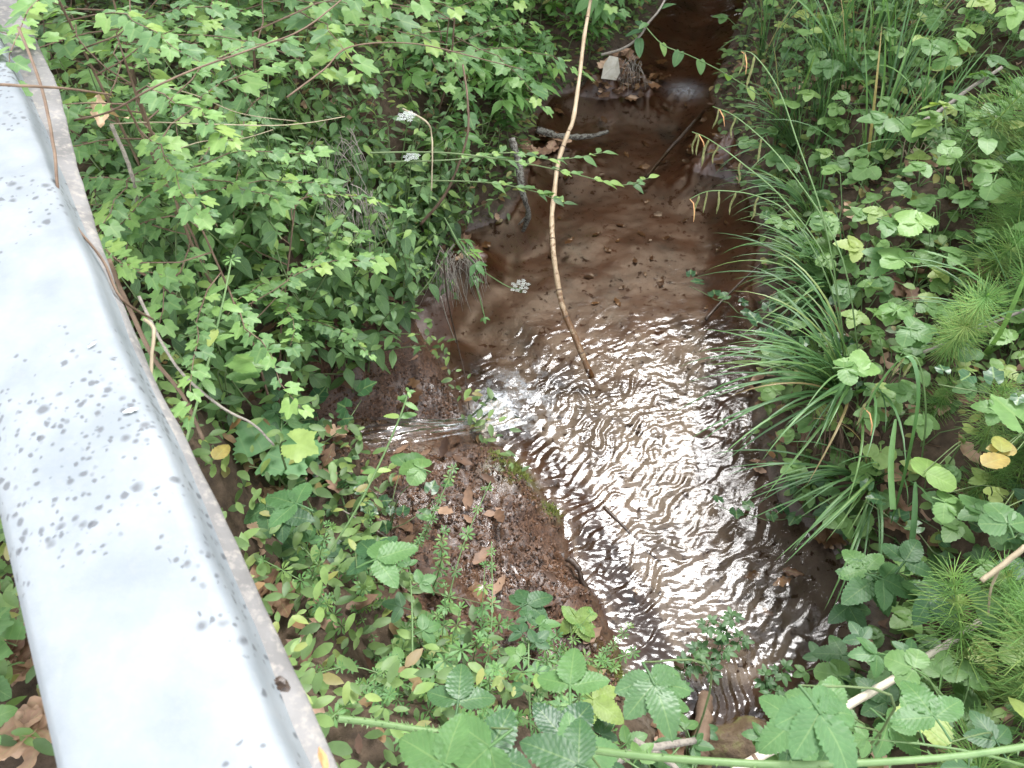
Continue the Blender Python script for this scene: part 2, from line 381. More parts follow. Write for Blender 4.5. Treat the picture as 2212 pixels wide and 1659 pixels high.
def water_mat():
    m, nt, nd, ln, out = new_mat('stream water')
    tc = nd.new('ShaderNodeTexCoord')
    at_r = nd.new('ShaderNodeAttribute'); at_r.attribute_name = 'rough_water'
    at_f = nd.new('ShaderNodeAttribute'); at_f.attribute_name = 'foam'
    mp = nd.new('ShaderNodeMapping'); mp.inputs['Rotation'].default_value = (0, 0, R(-38)); mp.inputs['Scale'].default_value = (.5, 1, 1)
    ln.new(tc.outputs['Object'], mp.inputs[0])
    n1 = noise_n(nd, ln, 70, 0, mp.outputs[0], .6); n1.inputs['Distortion'].default_value = .6
    bp = nd.new('ShaderNodeBump'); bp.inputs['Distance'].default_value = .004
    ln.new(math_n(nd, ln, 'MULTIPLY', at_r.outputs['Fac'], .3), bp.inputs['Strength'])
    ln.new(n1.outputs['Fac'], bp.inputs['Height'])
    fr = nd.new('ShaderNodeFresnel'); fr.inputs['IOR'].default_value = 1.33
    ln.new(bp.outputs[0], fr.inputs['Normal'])
    gl = nd.new('ShaderNodeBsdfGlossy'); gl.inputs['Roughness'].default_value = .13
    ln.new(bp.outputs[0], gl.inputs['Normal'])
    tr = nd.new('ShaderNodeBsdfTransparent'); tr.inputs['Color'].default_value = (.82, .74, .64, 1)
    mx = nd.new('ShaderNodeMixShader')
    ln.new(fr.outputs[0], mx.inputs[0]); ln.new(tr.outputs[0], mx.inputs[1]); ln.new(gl.outputs[0], mx.inputs[2])
    fo = bsdf(nd, .6, .5); fo.inputs['Base Color'].default_value = (.6, .62, .64, 1)
    n2 = noise_n(nd, ln, 60, 5, tc.outputs['Object'], .7)
    fr2 = ramp(nd, [(.34, (0, 0, 0)), (.6, (1, 1, 1))]); ln.new(n2.outputs['Fac'], fr2.inputs[0])
    mx2 = nd.new('ShaderNodeMixShader')
    ln.new(math_n(nd, ln, 'MULTIPLY', at_f.outputs['Fac'], fr2.outputs[0]), mx2.inputs[0])
    ln.new(mx.outputs[0], mx2.inputs[1]); ln.new(fo.outputs[0], mx2.inputs[2]); ln.new(mx2.outputs[0], out.inputs[0])
    return m
M['water'] = water_mat()

def rail_mat(name, lo, hi, dirt, spots, metal, rough):
    m, nt, nd, ln, out = new_mat(name)
    tc = nd.new('ShaderNodeTexCoord'); P_ = tc.outputs['Object']
    n1, n2 = noise_n(nd, ln, 9, 5, P_, .6), noise_n(nd, ln, 70, 4, P_, .65)
    r = ramp(nd, [(.35, lo), (.65, hi)]); ln.new(n1.outputs['Fac'], r.inputs[0])
    c = r.outputs[0]
    dr = ramp(nd, [(.5, (0, 0, 0)), (.72, (1, 1, 1))]); ln.new(n2.outputs['Fac'], dr.inputs[0])
    c = mixc(nd, ln, math_n(nd, ln, 'MULTIPLY', dr.outputs[0], dirt), c, (.3, .27, .23))
    if spots:
        for sc, thr, seed in ((52, .24, 0), (85, .3, 5), (130, .32, 9)):
            nn = noise_n(nd, ln, 60, 2, P_)
            mp = nd.new('ShaderNodeMapping'); mp.inputs['Location'].default_value = (seed, seed * 2, 0)
            vv = nd.new('ShaderNodeVectorMath'); vv.operation = 'MULTIPLY_ADD'
            ln.new(nn.outputs['Color'], vv.inputs[0]); vv.inputs[1].default_value = (.007, .007, .007); ln.new(P_, vv.inputs[2])
            ln.new(vv.outputs[0], mp.inputs[0])
            vo = nd.new('ShaderNodeTexVoronoi'); vo.inputs['Scale'].default_value = sc; vo.inputs['Randomness'].default_value = 1
            ln.new(mp.outputs[0], vo.inputs['Vector'])
            sel = nd.new('ShaderNodeSeparateColor'); ln.new(vo.outputs['Color'], sel.inputs[0])
            n4 = noise_n(nd, ln, 3.2, 2, P_)
            pick = math_n(nd, ln, 'LESS_THAN', sel.outputs[0], math_n(nd, ln, 'MULTIPLY_ADD', n4.outputs['Fac'], 1.8, -.85))
            rad = math_n(nd, ln, 'MULTIPLY_ADD', sel.outputs[1], .25, thr - .06)
            dd = math_n(nd, ln, 'SUBTRACT', rad, vo.outputs['Distance'])
            sm = nd.new('ShaderNodeMapRange'); sm.inputs['From Min'].default_value = -.1; sm.inputs['From Max'].default_value = .16; ln.new(dd, sm.inputs[0])
            c = mixc(nd, ln, math_n(nd, ln, 'MULTIPLY', math_n(nd, ln, 'MULTIPLY', sm.outputs[0], pick), .72), c, (.04, .041, .046))
    b = bsdf(nd, rough, .5); b.inputs['Metallic'].default_value = metal
    ln.new(c, b.inputs['Base Color'])
    bp = nd.new('ShaderNodeBump'); bp.inputs['Strength'].default_value = .25; bp.inputs['Distance'].default_value = .003
    ln.new(n2.outputs['Fac'], bp.inputs['Height']); ln.new(bp.outputs[0], b.inputs['Normal'])
    ln.new(b.outputs[0], out.inputs[0])
    return m
M['galv'] = rail_mat('galvanised steel', (.155, .173, .184), (.205, .223, .234), .1, True, .08, .6)
M['flange'] = rail_mat('weathered zinc', (.11, .105, .1), (.19, .182, .175), .75, False, .05, .7)

# ------------------------------------------------------------------ mesh builder
class MB:
    def __init__(s): s.v, s.f, s.uv, s.n = [], [], [], 0
    def add(s, v, f, uv=None, mat=None):
        v = np.asarray(v, float).reshape(-1, 3)
        if mat is not None:
            mm = np.array(mat); v = v @ mm[:3, :3].T + mm[:3, 3]
        s.v.append(v); s.f += [tuple(i + s.n for i in q) for q in f]
        s.uv.append(np.asarray(uv, float) if uv is not None else np.full((len(v), 2), .25))
        s.n += len(v)
        return s
    def mesh(s, name, mat, sm=True):
        me = bpy.data.meshes.new(name)
        v = np.concatenate(s.v); uv = np.concatenate(s.uv)
        me.from_pydata(v.tolist(), [], s.f)
        lu = me.uv_layers.new(name='uv')
        idx = np.empty(len(me.loops), np.int32); me.loops.foreach_get('vertex_index', idx)
        lu.data.foreach_set('uv', uv[idx].astype(np.float32).ravel())
        me.materials.append(mat if not isinstance(mat, str) else M[mat])
        if sm: me.polygons.foreach_set('use_smooth', [True] * len(me.polygons))
        me.update()
        return me

def grid_faces(nr, nc):
    return [(r * nc + c, r * nc + c + 1, (r + 1) * nc + c + 1, (r + 1) * nc + c) for r in range(nr - 1) for c in range(nc - 1)]

SHAPES = {
    'lance': lambda s: np.sin(np.pi * s ** .85) ** 1.15 * (1 - .15 * s),
    'ovate': lambda s: (s + .02) ** .45 * (1.0 - s) ** .75 * 1.75,
    'round': lambda s: np.sqrt(np.clip(1 - (2 * s ** .92 - 1) ** 2, 0, 1)),
    'obov': lambda s: np.sin(np.pi * s ** 1.7) ** .9,
    'heart': lambda s: (s + .015) ** .3 * (1.0 - s) ** .7 * 1.5,
}
def blade(L, W, shape='ovate', n=8, teeth=0, tdep=.18, fold=.18, curl=.2, pleat=0, npl=6, half=1, wav=0, sd=0):
    """a flat leaf along +Y, normal +Z"""
    s = np.linspace(0, 1, n + 1)
    w = SHAPES[shape](s) * W / 2
    w[-1] = 0
    if teeth:
        w = w * (1 - tdep * (np.arange(n + 1) % 2))
    cols = np.linspace(-1, 1, 2 * half + 1)
    v, uv = [], []
    for k, (si, wi) in enumerate(zip(s, w)):
        for c in cols:
            a = abs(c)
            z = fold * a * wi - curl * L * si * si + pleat * a * math.sin(2 * PI * npl * (si - .28 * a)) + wav * wi * math.sin(si * 7 + sd + c) 
            y = si * L + (0.05 * L * a * (1 - si) if shape != 'heart' else -.12 * L * a * (1 - si) ** 3)
            v.append((c * wi, y, z)); uv.append((.5 + .5 * c, si))
    return v, grid_faces(n + 1, len(cols)), uv
def tube(pts, rad, sides=5, cap=False):
    pts = [Vector(p) for p in pts]
    n = len(pts)
    if isinstance(rad, (int, float)): rad = [rad] * n
    v, uv = [], []
    up = Vector((0.13, 0.21, 1)).normalized()
    acc = 0
    for i, p in enumerate(pts):
        t = (pts[min(i + 1, n - 1)] - pts[max(i - 1, 0)]).normalized()
        a = t.cross(up if abs(t.dot(up)) < .95 else Vector((1, 0, 0))).normalized()
        b = t.cross(a)
        for k in range(sides):
            an = 2 * PI * k / sides
            v.append(p + (a * math.cos(an) + b * math.sin(an)) * rad[i]); uv.append((k / sides, i / (n - 1)))
    f = [(i * sides + k, i * sides + (k + 1) % sides, (i + 1) * sides + (k + 1) % sides, (i + 1) * sides + k) for i in range(n - 1) for k in range(sides)]
    if cap:
        f += [tuple(range(sides))[::-1], tuple((n - 1) * sides + k for k in range(sides))]
    return [tuple(q) for q in v], f, uv
def spline(pts, m=6):
    """Catmull-Rom through points"""
    P_ = [Vector(p) for p in pts]
    out = []
    for i in range(len(P_) - 1):
        a, b, c, d = P_[max(i - 1, 0)], P_[i], P_[i + 1], P_[min(i + 2, len(P_) - 1)]
        for k in range(m):
            t = k / m
            out.append(.5 * ((2 * b) + (c - a) * t + (2 * a - 5 * b + 4 * c - d) * t * t + (3 * b - a - 3 * c + d) * t ** 3))
    out.append(P_[-1])
    return out
def lobed(L, lobes, depth, n=40, curl=.15, fold=.1, notch=0, tip=.6, wav=.06, teeth=.03, seed=0):
    """palmate leaf: outline in polar form about a point near the base; petiole comes in at the origin"""
    r_ = random.Random(seed)
    ang = np.linspace(-PI + .35, PI - .35, n)
    cy = .32 * L
    v, uv = [(0, cy, 0)], [(.5, .3)]
    for ring, rr in ((1, .55), (2, 1.0)):
        for k, a in enumerate(ang):
            best = 0
            for la, ll in lobes:
                d = abs(a - la)
                best = max(best, ll * (1 - depth * min(1, d / .42) ** tip))
            r = best * L * .62 * (1 - (teeth * (k % 2) * 2 if ring == 2 else 0))
            if ring == 1: r = min(r * .55, L * .34)
            x, y = math.sin(a) * r, cy + math.cos(a) * r
            z = fold * abs(x) - curl * (y / L) ** 2 * L + wav * L * math.sin(a * 3 + seed) * (r / L) 
            v.append((x, y, z)); uv.append((.5 + .8 * x / L, y / L))
    f = [(0, k + 1, k) for k in range(1, n)]
    f += [(k, k + 1, n + k + 1, n + k) for k in range(1, n)]
    return v, f, uv

def TRS(loc=(0, 0, 0), rot=(0, 0, 0), s=1.0):
    return Matrix.Translation(loc) @ Euler(rot, 'XYZ').to_matrix().to_4x4() @ Matrix.Diagonal((s, s, s, 1))
def aim(loc, az, pitch, roll=0, s=1.0):
    """a leaf whose +Y points along azimuth az (0 = +Y, clockwise) tilted up by pitch"""
    return Matrix.Translation(loc) @ Matrix.Rotation(-az, 4, 'Z') @ Matrix.Rotation(pitch, 4, 'X') @ Matrix.Rotation(roll, 4, 'Y') @ Matrix.Diagonal((s, s, s, 1))

# ------------------------------------------------------------------ objects
def link(name, me, parent=None, M4=None):
    o = bpy.data.objects.new(name, me)
    col.objects.link(o)
    if parent is not None: o.parent = parent
    if M4 is not None: o.matrix_basis = M4
    return o
def tag(o, label=None, cat=None, group=None, kind=None):
    for k, v in (('label', label), ('category', cat), ('group', group), ('kind', kind)):
        if v: o[k] = v
    return o
def root(name, loc, rz=0, s=1.0, tilt=(0, 0)):
    o = bpy.data.objects.new(name, None)
    o.empty_display_size = .05
    col.objects.link(o)
    o.location = loc; o.rotation_euler = (tilt[0], tilt[1], rz); o.scale = (s, s, s)
    return o
REPEATS = []      # (object, look, category, group, height of its middle) – labelled at the end
def spawn(name, spec, loc, rz=0, s=1.0, tilt=(0, 0), look='', cat='plant', group=None, mid=.15):
    r = root(name, loc, rz, s, tilt)
    for pn_, me, m4 in spec:
        link(pn_, me, r, m4)
    r['category'] = cat
    if group: r['group'] = group
    REPEATS.append((r, look, Vector((loc[0], loc[1], loc[2] + mid * s))))
    return r
def stem_mesh(pts, r0, r1, mat='stem', sides=5):
    n = len(pts)
    return MB().add(*tube(pts, [r0 + (r1 - r0) * i / (n - 1) for i in range(n)], sides)).mesh('stem', mat)
def U(a, b): return random.uniform(a, b)

# ================================================================== SETTING
def grid_object(name, X, Y, Z, mat, attrs=None, mask=None):
    ny, nx = X.shape
    me = bpy.data.meshes.new(name)
    idx = np.arange(nx * ny).reshape(ny, nx)
    q = np.stack([idx[:-1, :-1], idx[:-1, 1:], idx[1:, 1:], idx[1:, :-1]], -1).reshape(-1, 4)
    co = np.stack([X, Y, Z], -1).reshape(-1, 3)
    if mask is not None:
        mk = mask.ravel()
        q = q[mk[q].any(1)]
        used = np.unique(q); remap = np.full(nx * ny, -1); remap[used] = np.arange(len(used))
        q = remap[q]; co = co[used]
    else:
        used = slice(None)
    me.vertices.add(len(co)); me.vertices.foreach_set('co', co.astype(np.float32).ravel())
    me.loops.add(q.size); me.loops.foreach_set('vertex_index', q.astype(np.int32).ravel())
    me.polygons.add(len(q)); me.polygons.foreach_set('loop_start', np.arange(0, q.size, 4, dtype=np.int32))
    me.update(calc_edges=True)
    me.polygons.foreach_set('use_smooth', [True] * len(q))
    for k, a in (attrs or {}).items():
        at_ = me.attributes.new(k, 'FLOAT', 'POINT')
        at_.data.foreach_set('value', a.ravel()[used].astype(np.float32))
    me.materials.append(M[mat])
    me.validate()
    return link(name, me)

mossm = np.zeros(XX.shape)
for px, py, z, rr in ((1120, 1010, .06, .07), (1090, 1000, .06, .05), (1190, 1090, .06, .04), (1340, 1440, .08, .06), (1100, 1030, .06, .06), (1600, 1590, .05, .15)):
    c = at(px, py, z); mossm = np.maximum(mossm, np.exp(-((XX - c.x) ** 2 + (YY - c.y) ** 2) / rr ** 2))
mossm = np.clip(mossm * (1.1 + 1.2 * fbm(XX * 15, YY * 15, 77, 3)), 0, 1) * (SDD > -.02)
bedm = smooth(0.03, -0.01, SDD)
deep_shade = np.zeros(XX.shape)  # bed painted darker in these spots, in place of light lost in deeper water
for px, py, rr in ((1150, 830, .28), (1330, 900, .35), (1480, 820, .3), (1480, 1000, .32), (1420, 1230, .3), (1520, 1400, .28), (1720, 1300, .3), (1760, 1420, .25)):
    c = at(px, py, 0); deep_shade = np.maximum(deep_shade, np.exp(-((XX - c.x) ** 2 + (YY - c.y) ** 2) / rr ** 2))
deep_shade = np.clip(deep_shade * 1.3 + .35 * fbm(XX * 5, YY * 5, 91, 3), 0, 1)
for px, py, r, hh in BUMPS:
    pass
wet = np.maximum(np.clip(SHF * (0.75 + .9 * fbm(XX * 6, YY * 6, 61, 3)), 0, 1), smooth(.1, 0, SDD) * .6) * smooth(.42, .2, HH)
g = grid_object('ground', XX, YY, HH, 'ground', {'bed': bedm, 'shelf': SHF, 'moss': mossm, 'wet': wet, 'deep_shade': deep_shade})
tag(g, kind='structure', label='brown earth banks and muddy stream bed under the plants')

# water surface with real ripples
wx, wy = np.arange(-.25, 1.95, .005), np.concatenate([np.arange(.2, 2.6, .005), np.arange(2.6, 5.6, .009)])
wy = np.concatenate([[-2.4, -1.2, -.4], wy, [5.9, 6.6, 8, 10, 12]])
wx = np.concatenate([wx, [2.1, 2.5, 3.0]])
WX, WY = np.meshgrid(wx, wy)
SPL = at(1065, 905, 0)
dx, dy = WX - SPL.x, WY - SPL.y
rad = np.hypot(dx, dy)
warp = .05 * fbm(WX * 5, WY * 5, 101, 3)
ph = (rad + warp * 1.4) * 2 * np.pi
def along(px, py, r): 
    c = at(px, py, 0); return np.exp(-((WX - c.x) ** 2 + (WY - c.y) ** 2) / r ** 2)
rough = np.zeros(WX.shape)
for px, py, r, a in ((1130, 830, .33, 1.0), (1350, 900, .42, 1.0), (1480, 760, .25, .8), (1450, 1050, .35, .9), (1400, 1250, .32, 1.0), (1480, 1400, .28, .8), (1540, 1520, .2, .45), (1150, 740, .16, .8),
                     (1550, 520, .15, .6), (1440, 570, .1, .4), (1600, 1330, .25, .5), (1700, 1420, .3, .35), (1420, 340, .2, .25), (1480, 190, .22, .4)):
    rough = np.maximum(rough, a * along(px, py, r))
rough = np.maximum(rough, .6 * smooth(2.2, 1.9, WY) * smooth(.2, .45, WY))
rough = np.maximum(rough, .16 + .35 * smooth(-.16, -.02, sdist(WX, WY, STREAM)) * (fbm(WX * 5, WY * 5, 137, 2) > -.1))
wig = .0005 * np.sin(ph / .045 + .8 * fbm(WX * 4, WY * 4, 111, 2)) * np.exp(-((rad - .45) / .5) ** 2)
ca, sa = math.cos(R(38)), math.sin(R(38))
fx, fy = WX * ca + WY * sa + warp, -WX * sa + WY * ca + warp
wig = wig + .0038 * fbm(fx * 9, fy * 29, 121, 3) * (.9 + .5 * fbm(WX * 2.5, WY * 2.5, 133, 2)) + .0011 * fbm(fx * 25, fy * 58, 131, 1) * smooth(-.5, .7, fbm(WX * 4, WY * 4, 135, 2))
WZ = wig * rough + .0006 * fbm(WX * 12, WY * 12, 141, 2)
cst = at(1420, 1500, 0)
rr2 = np.hypot(WX - cst.x, WY - cst.y)
WZ += .0011 * np.sin((rr2 + .02 * fbm(WX * 6, WY * 6, 143, 2)) * 2 * np.pi / .03) * along(1570, 1490, .17)
foam = np.clip(along(1075, 885, .075) * .95 + along(1045, 915, .05) * 1.0 + .5 * along(1120, 860, .14) * (fbm(WX * 12, WY * 12, 151, 3) > .05) + .35 * along(1480, 195, .08), 0, 1)
WZ += .008 * along(1075, 890, .09) * (1 + fbm(WX * 30, WY * 30, 161, 3))
sdw = sdist(WX, WY, STREAM)
w_ = grid_object('stream_water', WX, WY, WZ, 'water', {'rough_water': np.clip(rough, 0, 1), 'foam': foam}, mask=sdw < .05)
tag(w_, kind='structure', label='shallow brown stream with rippled bright patches')

# side inflow: a ribbon of quick water running over the mud into the stream
ip = spline(IN3, 10)
nL, nW = len(ip), 22
IX, IY, IZ = (np.zeros((nL, nW)) for _ in range(3))
for i, p in enumerate(ip):
    t = (ip[min(i + 1, nL - 1)] - ip[max(i - 1, 0)]); t.z = 0; t.normalize()
    s_ = Vector((-t.y, t.x, 0))
    wdt = .06 + .02 * math.sin(i * .12) + (.03 * max(0, (i - 46)) / 14)
    for k in range(nW):
        u = k / (nW - 1) * 2 - 1
        q = p + s_ * u * wdt
        IX[i, k], IY[i, k] = q.x, q.y
        IZ[i, k] = p.z + .01 + .012 * (1 - u * u)
IZ += .006 * fbm(np.arange(nL)[:, None] * .12 + 0 * IX, np.arange(nW)[None, :] * .55 + 0 * IX, 171, 3)
ifoam = np.clip((fbm(np.arange(nL)[:, None] * .07 + 0 * IX, np.arange(nW)[None, :] * .4 + 0 * IX, 181, 3) - .0) * 1.0 + np.linspace(-.75, .4, nL)[:, None], 0, 1)
iw = grid_object('inflow_water', IX, IY, IZ, 'water', {'rough_water': np.ones(IX.shape), 'foam': ifoam})
tag(iw, kind='structure', label='quick side flow tumbling off the mud shelf into the stream')

# ================================================================== GUARDRAIL
RA = Vector((-.192, .18, 1.55)); RD = Vector((-.53, .848, 0)).normalized(); RN = Vector((RD.y, -RD.x, 0))
def rail_pt(s, u, w): return RA + RD * s + RN * u + Vector((0, 0, w))
rail = root('guardrail', (RA.x, RA.y, .85))
tag(rail, 'pale galvanised guardrail with dark lichen specks running along the bank', 'guardrail')
inv = Matrix.Translation(-Vector((RA.x, RA.y, .85)))
prof = [(-.16, -.16), (-.188, -.12), (-.2, -.075), (-.196, -.045), (-.182, -.024), (-.15, -.01), (-.11, -.003), (-.06, 0), (-.02, 0), (-.006, -.003), (.0, -.01), (.003, -.03), (.006, -.055), (.009, -.062)]
ss = np.arange(-1.2, 4.2, .03)
v, uv = [], []
for s in ss:
    wob = .006 * float(pn(s * 2.3, 1.5, 5)) + .003 * float(pn(s * 9, 3.5, 6))
    for j, (u, w) in enumerate(prof):
        e = wob * (1.0 if j > 7 else .3)
        v.append(rail_pt(s, u + e, w + .002 * float(pn(s * 6, j * .8, 8)))); uv.append((j / 13, s))
mb = MB().add([tuple(q) for q in v], grid_faces(len(ss), len(prof)), uv)
link('beam', mb.mesh('beam', 'galv'), rail, inv)
v, uv = [], []
for s in ss:
    e = float(np.interp(s, [-1.2, 0, .3, .5, .57, .75, .95, 1.25, 1.5, 4.2], [.03, .027, .025, .019, .013, .014, .019, .04, .065, .07])) + .0015 * float(pn(s * 25, 9.5, 6))
    for u, w in ((.005, -.0625), (.009, -.064), (e * .6 + .004, -.07), (e, -.075), (e + .0015, -.079), (e, -.084), (.004, -.08)):
        v.append(rail_pt(s, u, w)); uv.append((u * 8, s))
mb = MB().add([tuple(q) for q in v], grid_faces(len(ss), 7), uv)
link('lower_flange', mb.mesh('lower_flange', 'flange'), rail, inv)
for s in (-1.0, 2.6):
    b = MB()
    for k, (u0, u1) in enumerate(((-.17, -.06),)):
        p = [rail_pt(s + a, u, w) for w in (-.02, -.85) for u, a in ((u0, 0), (u1, 0), (u1, .06), (u0, .06))]
        b.add([tuple(q) for q in p], [(0, 1, 5, 4), (1, 2, 6, 5), (2, 3, 7, 6), (3, 0, 4, 7), (0, 3, 2, 1), (4, 5, 6, 7)])
    link('post', b.mesh('post', 'galv', False), rail, inv)

# bits lying on the rail
def pebble(name, p, r, mat, label, cat, sq=(1, 1, .6), seed=0, jag=.35, rz=0):
    b = MB(); v, f = [], []
    nu, nv = 9, 7
    rr_ = random.Random(seed)
    for i in range(nv + 1):
        th = PI * i / nv
        for k in range(nu):
            a = 2 * PI * k / nu
            j = 1 + rr_.uniform(-jag, jag)
            v.append((math.sin(th) * math.cos(a) * r * sq[0] * j, math.sin(th) * math.sin(a) * r * sq[1] * j, math.cos(th) * r * sq[2] * j))
    f = [(i * nu + k, i * nu + (k + 1) % nu, (i + 1) * nu + (k + 1) % nu, (i + 1) * nu + k) for i in range(nv) for k in range(nu)]
    b.add(v, f)
    o = link(name, b.mesh(name, mat, False), None, TRS(p, (0, 0, rz)))
    tag(o, label, cat)
    return o
def on_flange(px, py): return at(px, py, 1.485)
pebble('dirt_clump', on_flange(597, 1485), .012, 'dark_twig', 'dark brown crumbly clump sitting on the rail flange', 'dirt clump', seed=1)
for k, (px, py, z, what) in enumerate(((432, 1163, 1.482, 'small orange bud scale high up the rail flange'), (612, 1560, 1.484, 'tiny rusty bud scale between the dirt clump and the frame bottom'),
                                       (697, 1642, 1.48, 'larger orange bud scale low on the outer flange edge'), (640, 1610, 1.484, 'dry bud scale where the beam meets the flange'))):
    pebble('bud_scale', at(px, py, z), .006 + .002 * (k == 2), 'seed', what, 'bud scale', (1.6, .6, .4), seed=5 + k, jag=.15, rz=k)
pebble('white_chip', at(280, 887, 1.553), .005, 'petal', 'small white chip caught on the rail crest', 'chip', (1.6, .6, .4), seed=11, rz=.4)
pebble('white_flake', at(198, 745, 1.553), .0035, 'petal', 'narrow white flake higher up on the rail crest', 'flake', (1.8, .5, .4), seed=12, rz=.9)

# ================================================================== LEAF LIBRARY (shared meshes)
def one(name, args, mat):
    return MB().add(*args).mesh(name, mat)
PEL = [one('leaf', blade(1, .4 + .06 * k, 'lance', 7, fold=.2, curl=.12 + .12 * k, wav=.06, sd=k), 'pellitory') for k in range(4)]
def compound(mat, ls, L, W, shape, n=12, teeth=1, pet=.6, spread=1.15, curl=.15, fold=.15, pleat=0, half=1, tdep=.16, sd=0, petmat=None, npl=7):
    """a compound leaf: petiole from the origin, LS leaflets"""
    b = MB(); r_ = random.Random(sd)
    pl = L * pet
    b.add(*tube([(0, 0, 0), (0, pl * .5, .03 * L), (0, pl * 1.05, .02 * L)], .0016 + .012 * L, 4))
    def put(y, az, roll, s, pit):
        b.add(*blade(L, W, shape, n, teeth, tdep, fold, curl + r_.uniform(-.05, .12), pleat, npl, half, .05, sd + az), mat=aim((0, y, .02 * L), az, pit + r_.uniform(-.15, .15), roll, s))
    put(pl * 1.04, r_.uniform(-.1, .1), 0, 1, -.1)
    k = 1
    y = pl * .98
    while k < ls:
        s = .88 - .1 * (k // 2)
        put(y, spread + r_.uniform(-.12, .12), r_.uniform(-.25, .1), s, -.12)
        put(y, -spread + r_.uniform(-.12, .12), r_.uniform(-.1, .25), s, -.12)
        k += 2; y -= L * (.34 if ls > 3 and shape == 'lance' else .12)
        spread += .35 if shape != 'lance' else .05
    return b.mesh('leaf', mat)
BRA = [compound('bramble', 3, .068, .056, 'ovate', 14, 1, .55, 1.2, sd=k, pleat=.0009, half=2) for k in range(4)]
BRA_HERO = {m: [compound(m, 3 if k < 3 else 5, .08, .068, 'ovate', 22, 1, .5, 1.22, sd=20 + k, pleat=.0019, half=3, tdep=.13, curl=.18, fold=.08, npl=8) for k in range(4)] for m in ('bramble', 'bramble_dark', 'bramble_lime')}
BRO = [compound('broad', 3, .05, .05, 'round' if k % 2 else 'heart', 12, 1, .45, 1.35, sd=40 + k, tdep=.13, curl=.1, fold=.12) for k in range(4)]
BRO1 = [one('leaf', blade(.055, .05, 'heart', 8, 1, .07, .1, .12, wav=.1, sd=k), 'broad') for k in range(3)]
ELD = [compound('elder', 3 if k % 2 else 5, .075, .036, 'lance', 12, 1, .55, .95, sd=60 + k, tdep=.14, curl=.28, fold=.14) for k in range(4)]
FIVE = [(0, 1.0), (.85, .86), (-.85, .86), (1.75, .6), (-1.75, .6)]
MAP = [one('leaf', lobed(.055 + .006 * k, FIVE, .42, 44, .25, .14, seed=k, tip=1.1, wav=.09), 'maple') for k in range(3)]
IVY = [one('leaf', lobed(.05 + .006 * k, [(0, 1.0), (1.0, .85), (-1.0, .85), (2.1, .6), (-2.1, .6)], .4, 28, .08, .06, seed=10 + k, teeth=0), 'ivy') for k in range(3)]
def whorl(L, n, mat, tilt, w=.3):
    b = MB()
    for k in range(n):
        b.add(*blade(L, L * w, 'obov', 5, curl=.15, fold=.15), mat=aim((0, 0, 0), 2 * PI * k / n + U(-.12, .12), tilt + U(-.15, .15), 0, U(.85, 1.05)))
    return b.mesh('leaf_whorl', mat)
WHO = [whorl(.019, 7 + k % 2, 'cleavers', t, .3) for k, t in enumerate((.1, .35, -.05, .6))]
def horse_whorl(L, n, rise):
    b = MB()
    for k in range(n):
        a = 2 * PI * k / n + U(-.1, .1); l = L * U(.8, 1.1)
        pts = [(math.sin(a) * l * t, math.cos(a) * l * t, l * (rise * t - .25 * t * t)) for t in (0.02, .35, .7, 1)]
        b.add(*tube(pts, [.0012, .0011, .0009, .0005], 3))
    return b.mesh('branch_whorl', 'horsetail')
HOR = [horse_whorl(L, 17, rs) for L, rs in ((.05, .75), (.085, .5), (.11, .35), (.09, .2))]
def strap(L, W, a0, a1, mat, name='blade', n=11, fold=.35, twist=0.0):
    """arching strap leaf in the +Y / Z plane; a0, a1 = angle from upright at base and tip"""
    y = z = 0.0; v, uv = [], []
    for i in range(n + 1):
        s = i / n
        w = W / 2 * min(1, (s + .12) / .3) * (1 - s ** 2.6) ** .8
        a = a0 + (a1 - a0) * s ** 1.25
        tw = twist * s
        for c in (-1, 0, 1):
            h = fold * abs(c) * w
            x = c * w * math.cos(tw)
            v.append((x, y - h * math.cos(a) * 1.0 + c * w * math.sin(tw) * .5, z + h * math.sin(a))); uv.append((.5 + .5 * c, s))
        y += math.sin(a) * L / n; z += math.cos(a) * L / n
    return one(name, (v, grid_faces(n + 1, 3), uv), mat)
SED = [strap(.6, .0105, R(a), R(b), 'sedge', twist=t) for a, b, t in ((18, 120, .4), (28, 115, -.5), (38, 135, .3), (12, 80, .8), (48, 140, -.3), (30, 150, .2), (60, 125, .4))]
GRA = [strap(.5, .009, R(a), R(b), 'sedge', twist=t) for a, b, t in ((6, 50, .6), (12, 85, -.4), (4, 28, .3), (18, 110, .5))]
def oak_leaf(L, seed, curl=.3, mat='dead'):
    """lobed brown oak leaf, curled as dry leaves are"""
    r_ = random.Random(seed); n = 16; v, uv = [], []
    for i in range(n + 1):
        s = i / n
        w = L * .27 * math.sin(PI * min(1, s * .97 + .02)) ** .7 * (.5 + .6 * s) * (1 + .26 * math.sin(s * 6.2 * PI / 1.0))
        w = max(w, .002) if i < n else .004
        for c in (-1, -.5, 0, .5, 1):
            y = s * L; x = c * w
            z = curl * L * (.6 * (s - .5) ** 2 * 1.6 + .9 * (x / L) ** 2 * 4) + .05 * L * math.sin(5 * s + seed) * c + r_.uniform(-.012, .012) * L
            v.append((x, y - L / 2, z)); uv.append((.5 + .5 * c, s))
    return one('dead_leaf', (v, grid_faces(n + 1, 5), uv), mat)
OAK = [oak_leaf(.085 + .01 * (k % 3), k, c) for k, c in enumerate((.15, .35, .6, -.3, .25))]
SOD = [oak_leaf(.08, 20 + k, .08, 'sodden') for k in range(2)]
# a long petiole shared by the trailing plants is part of each leaf mesh above

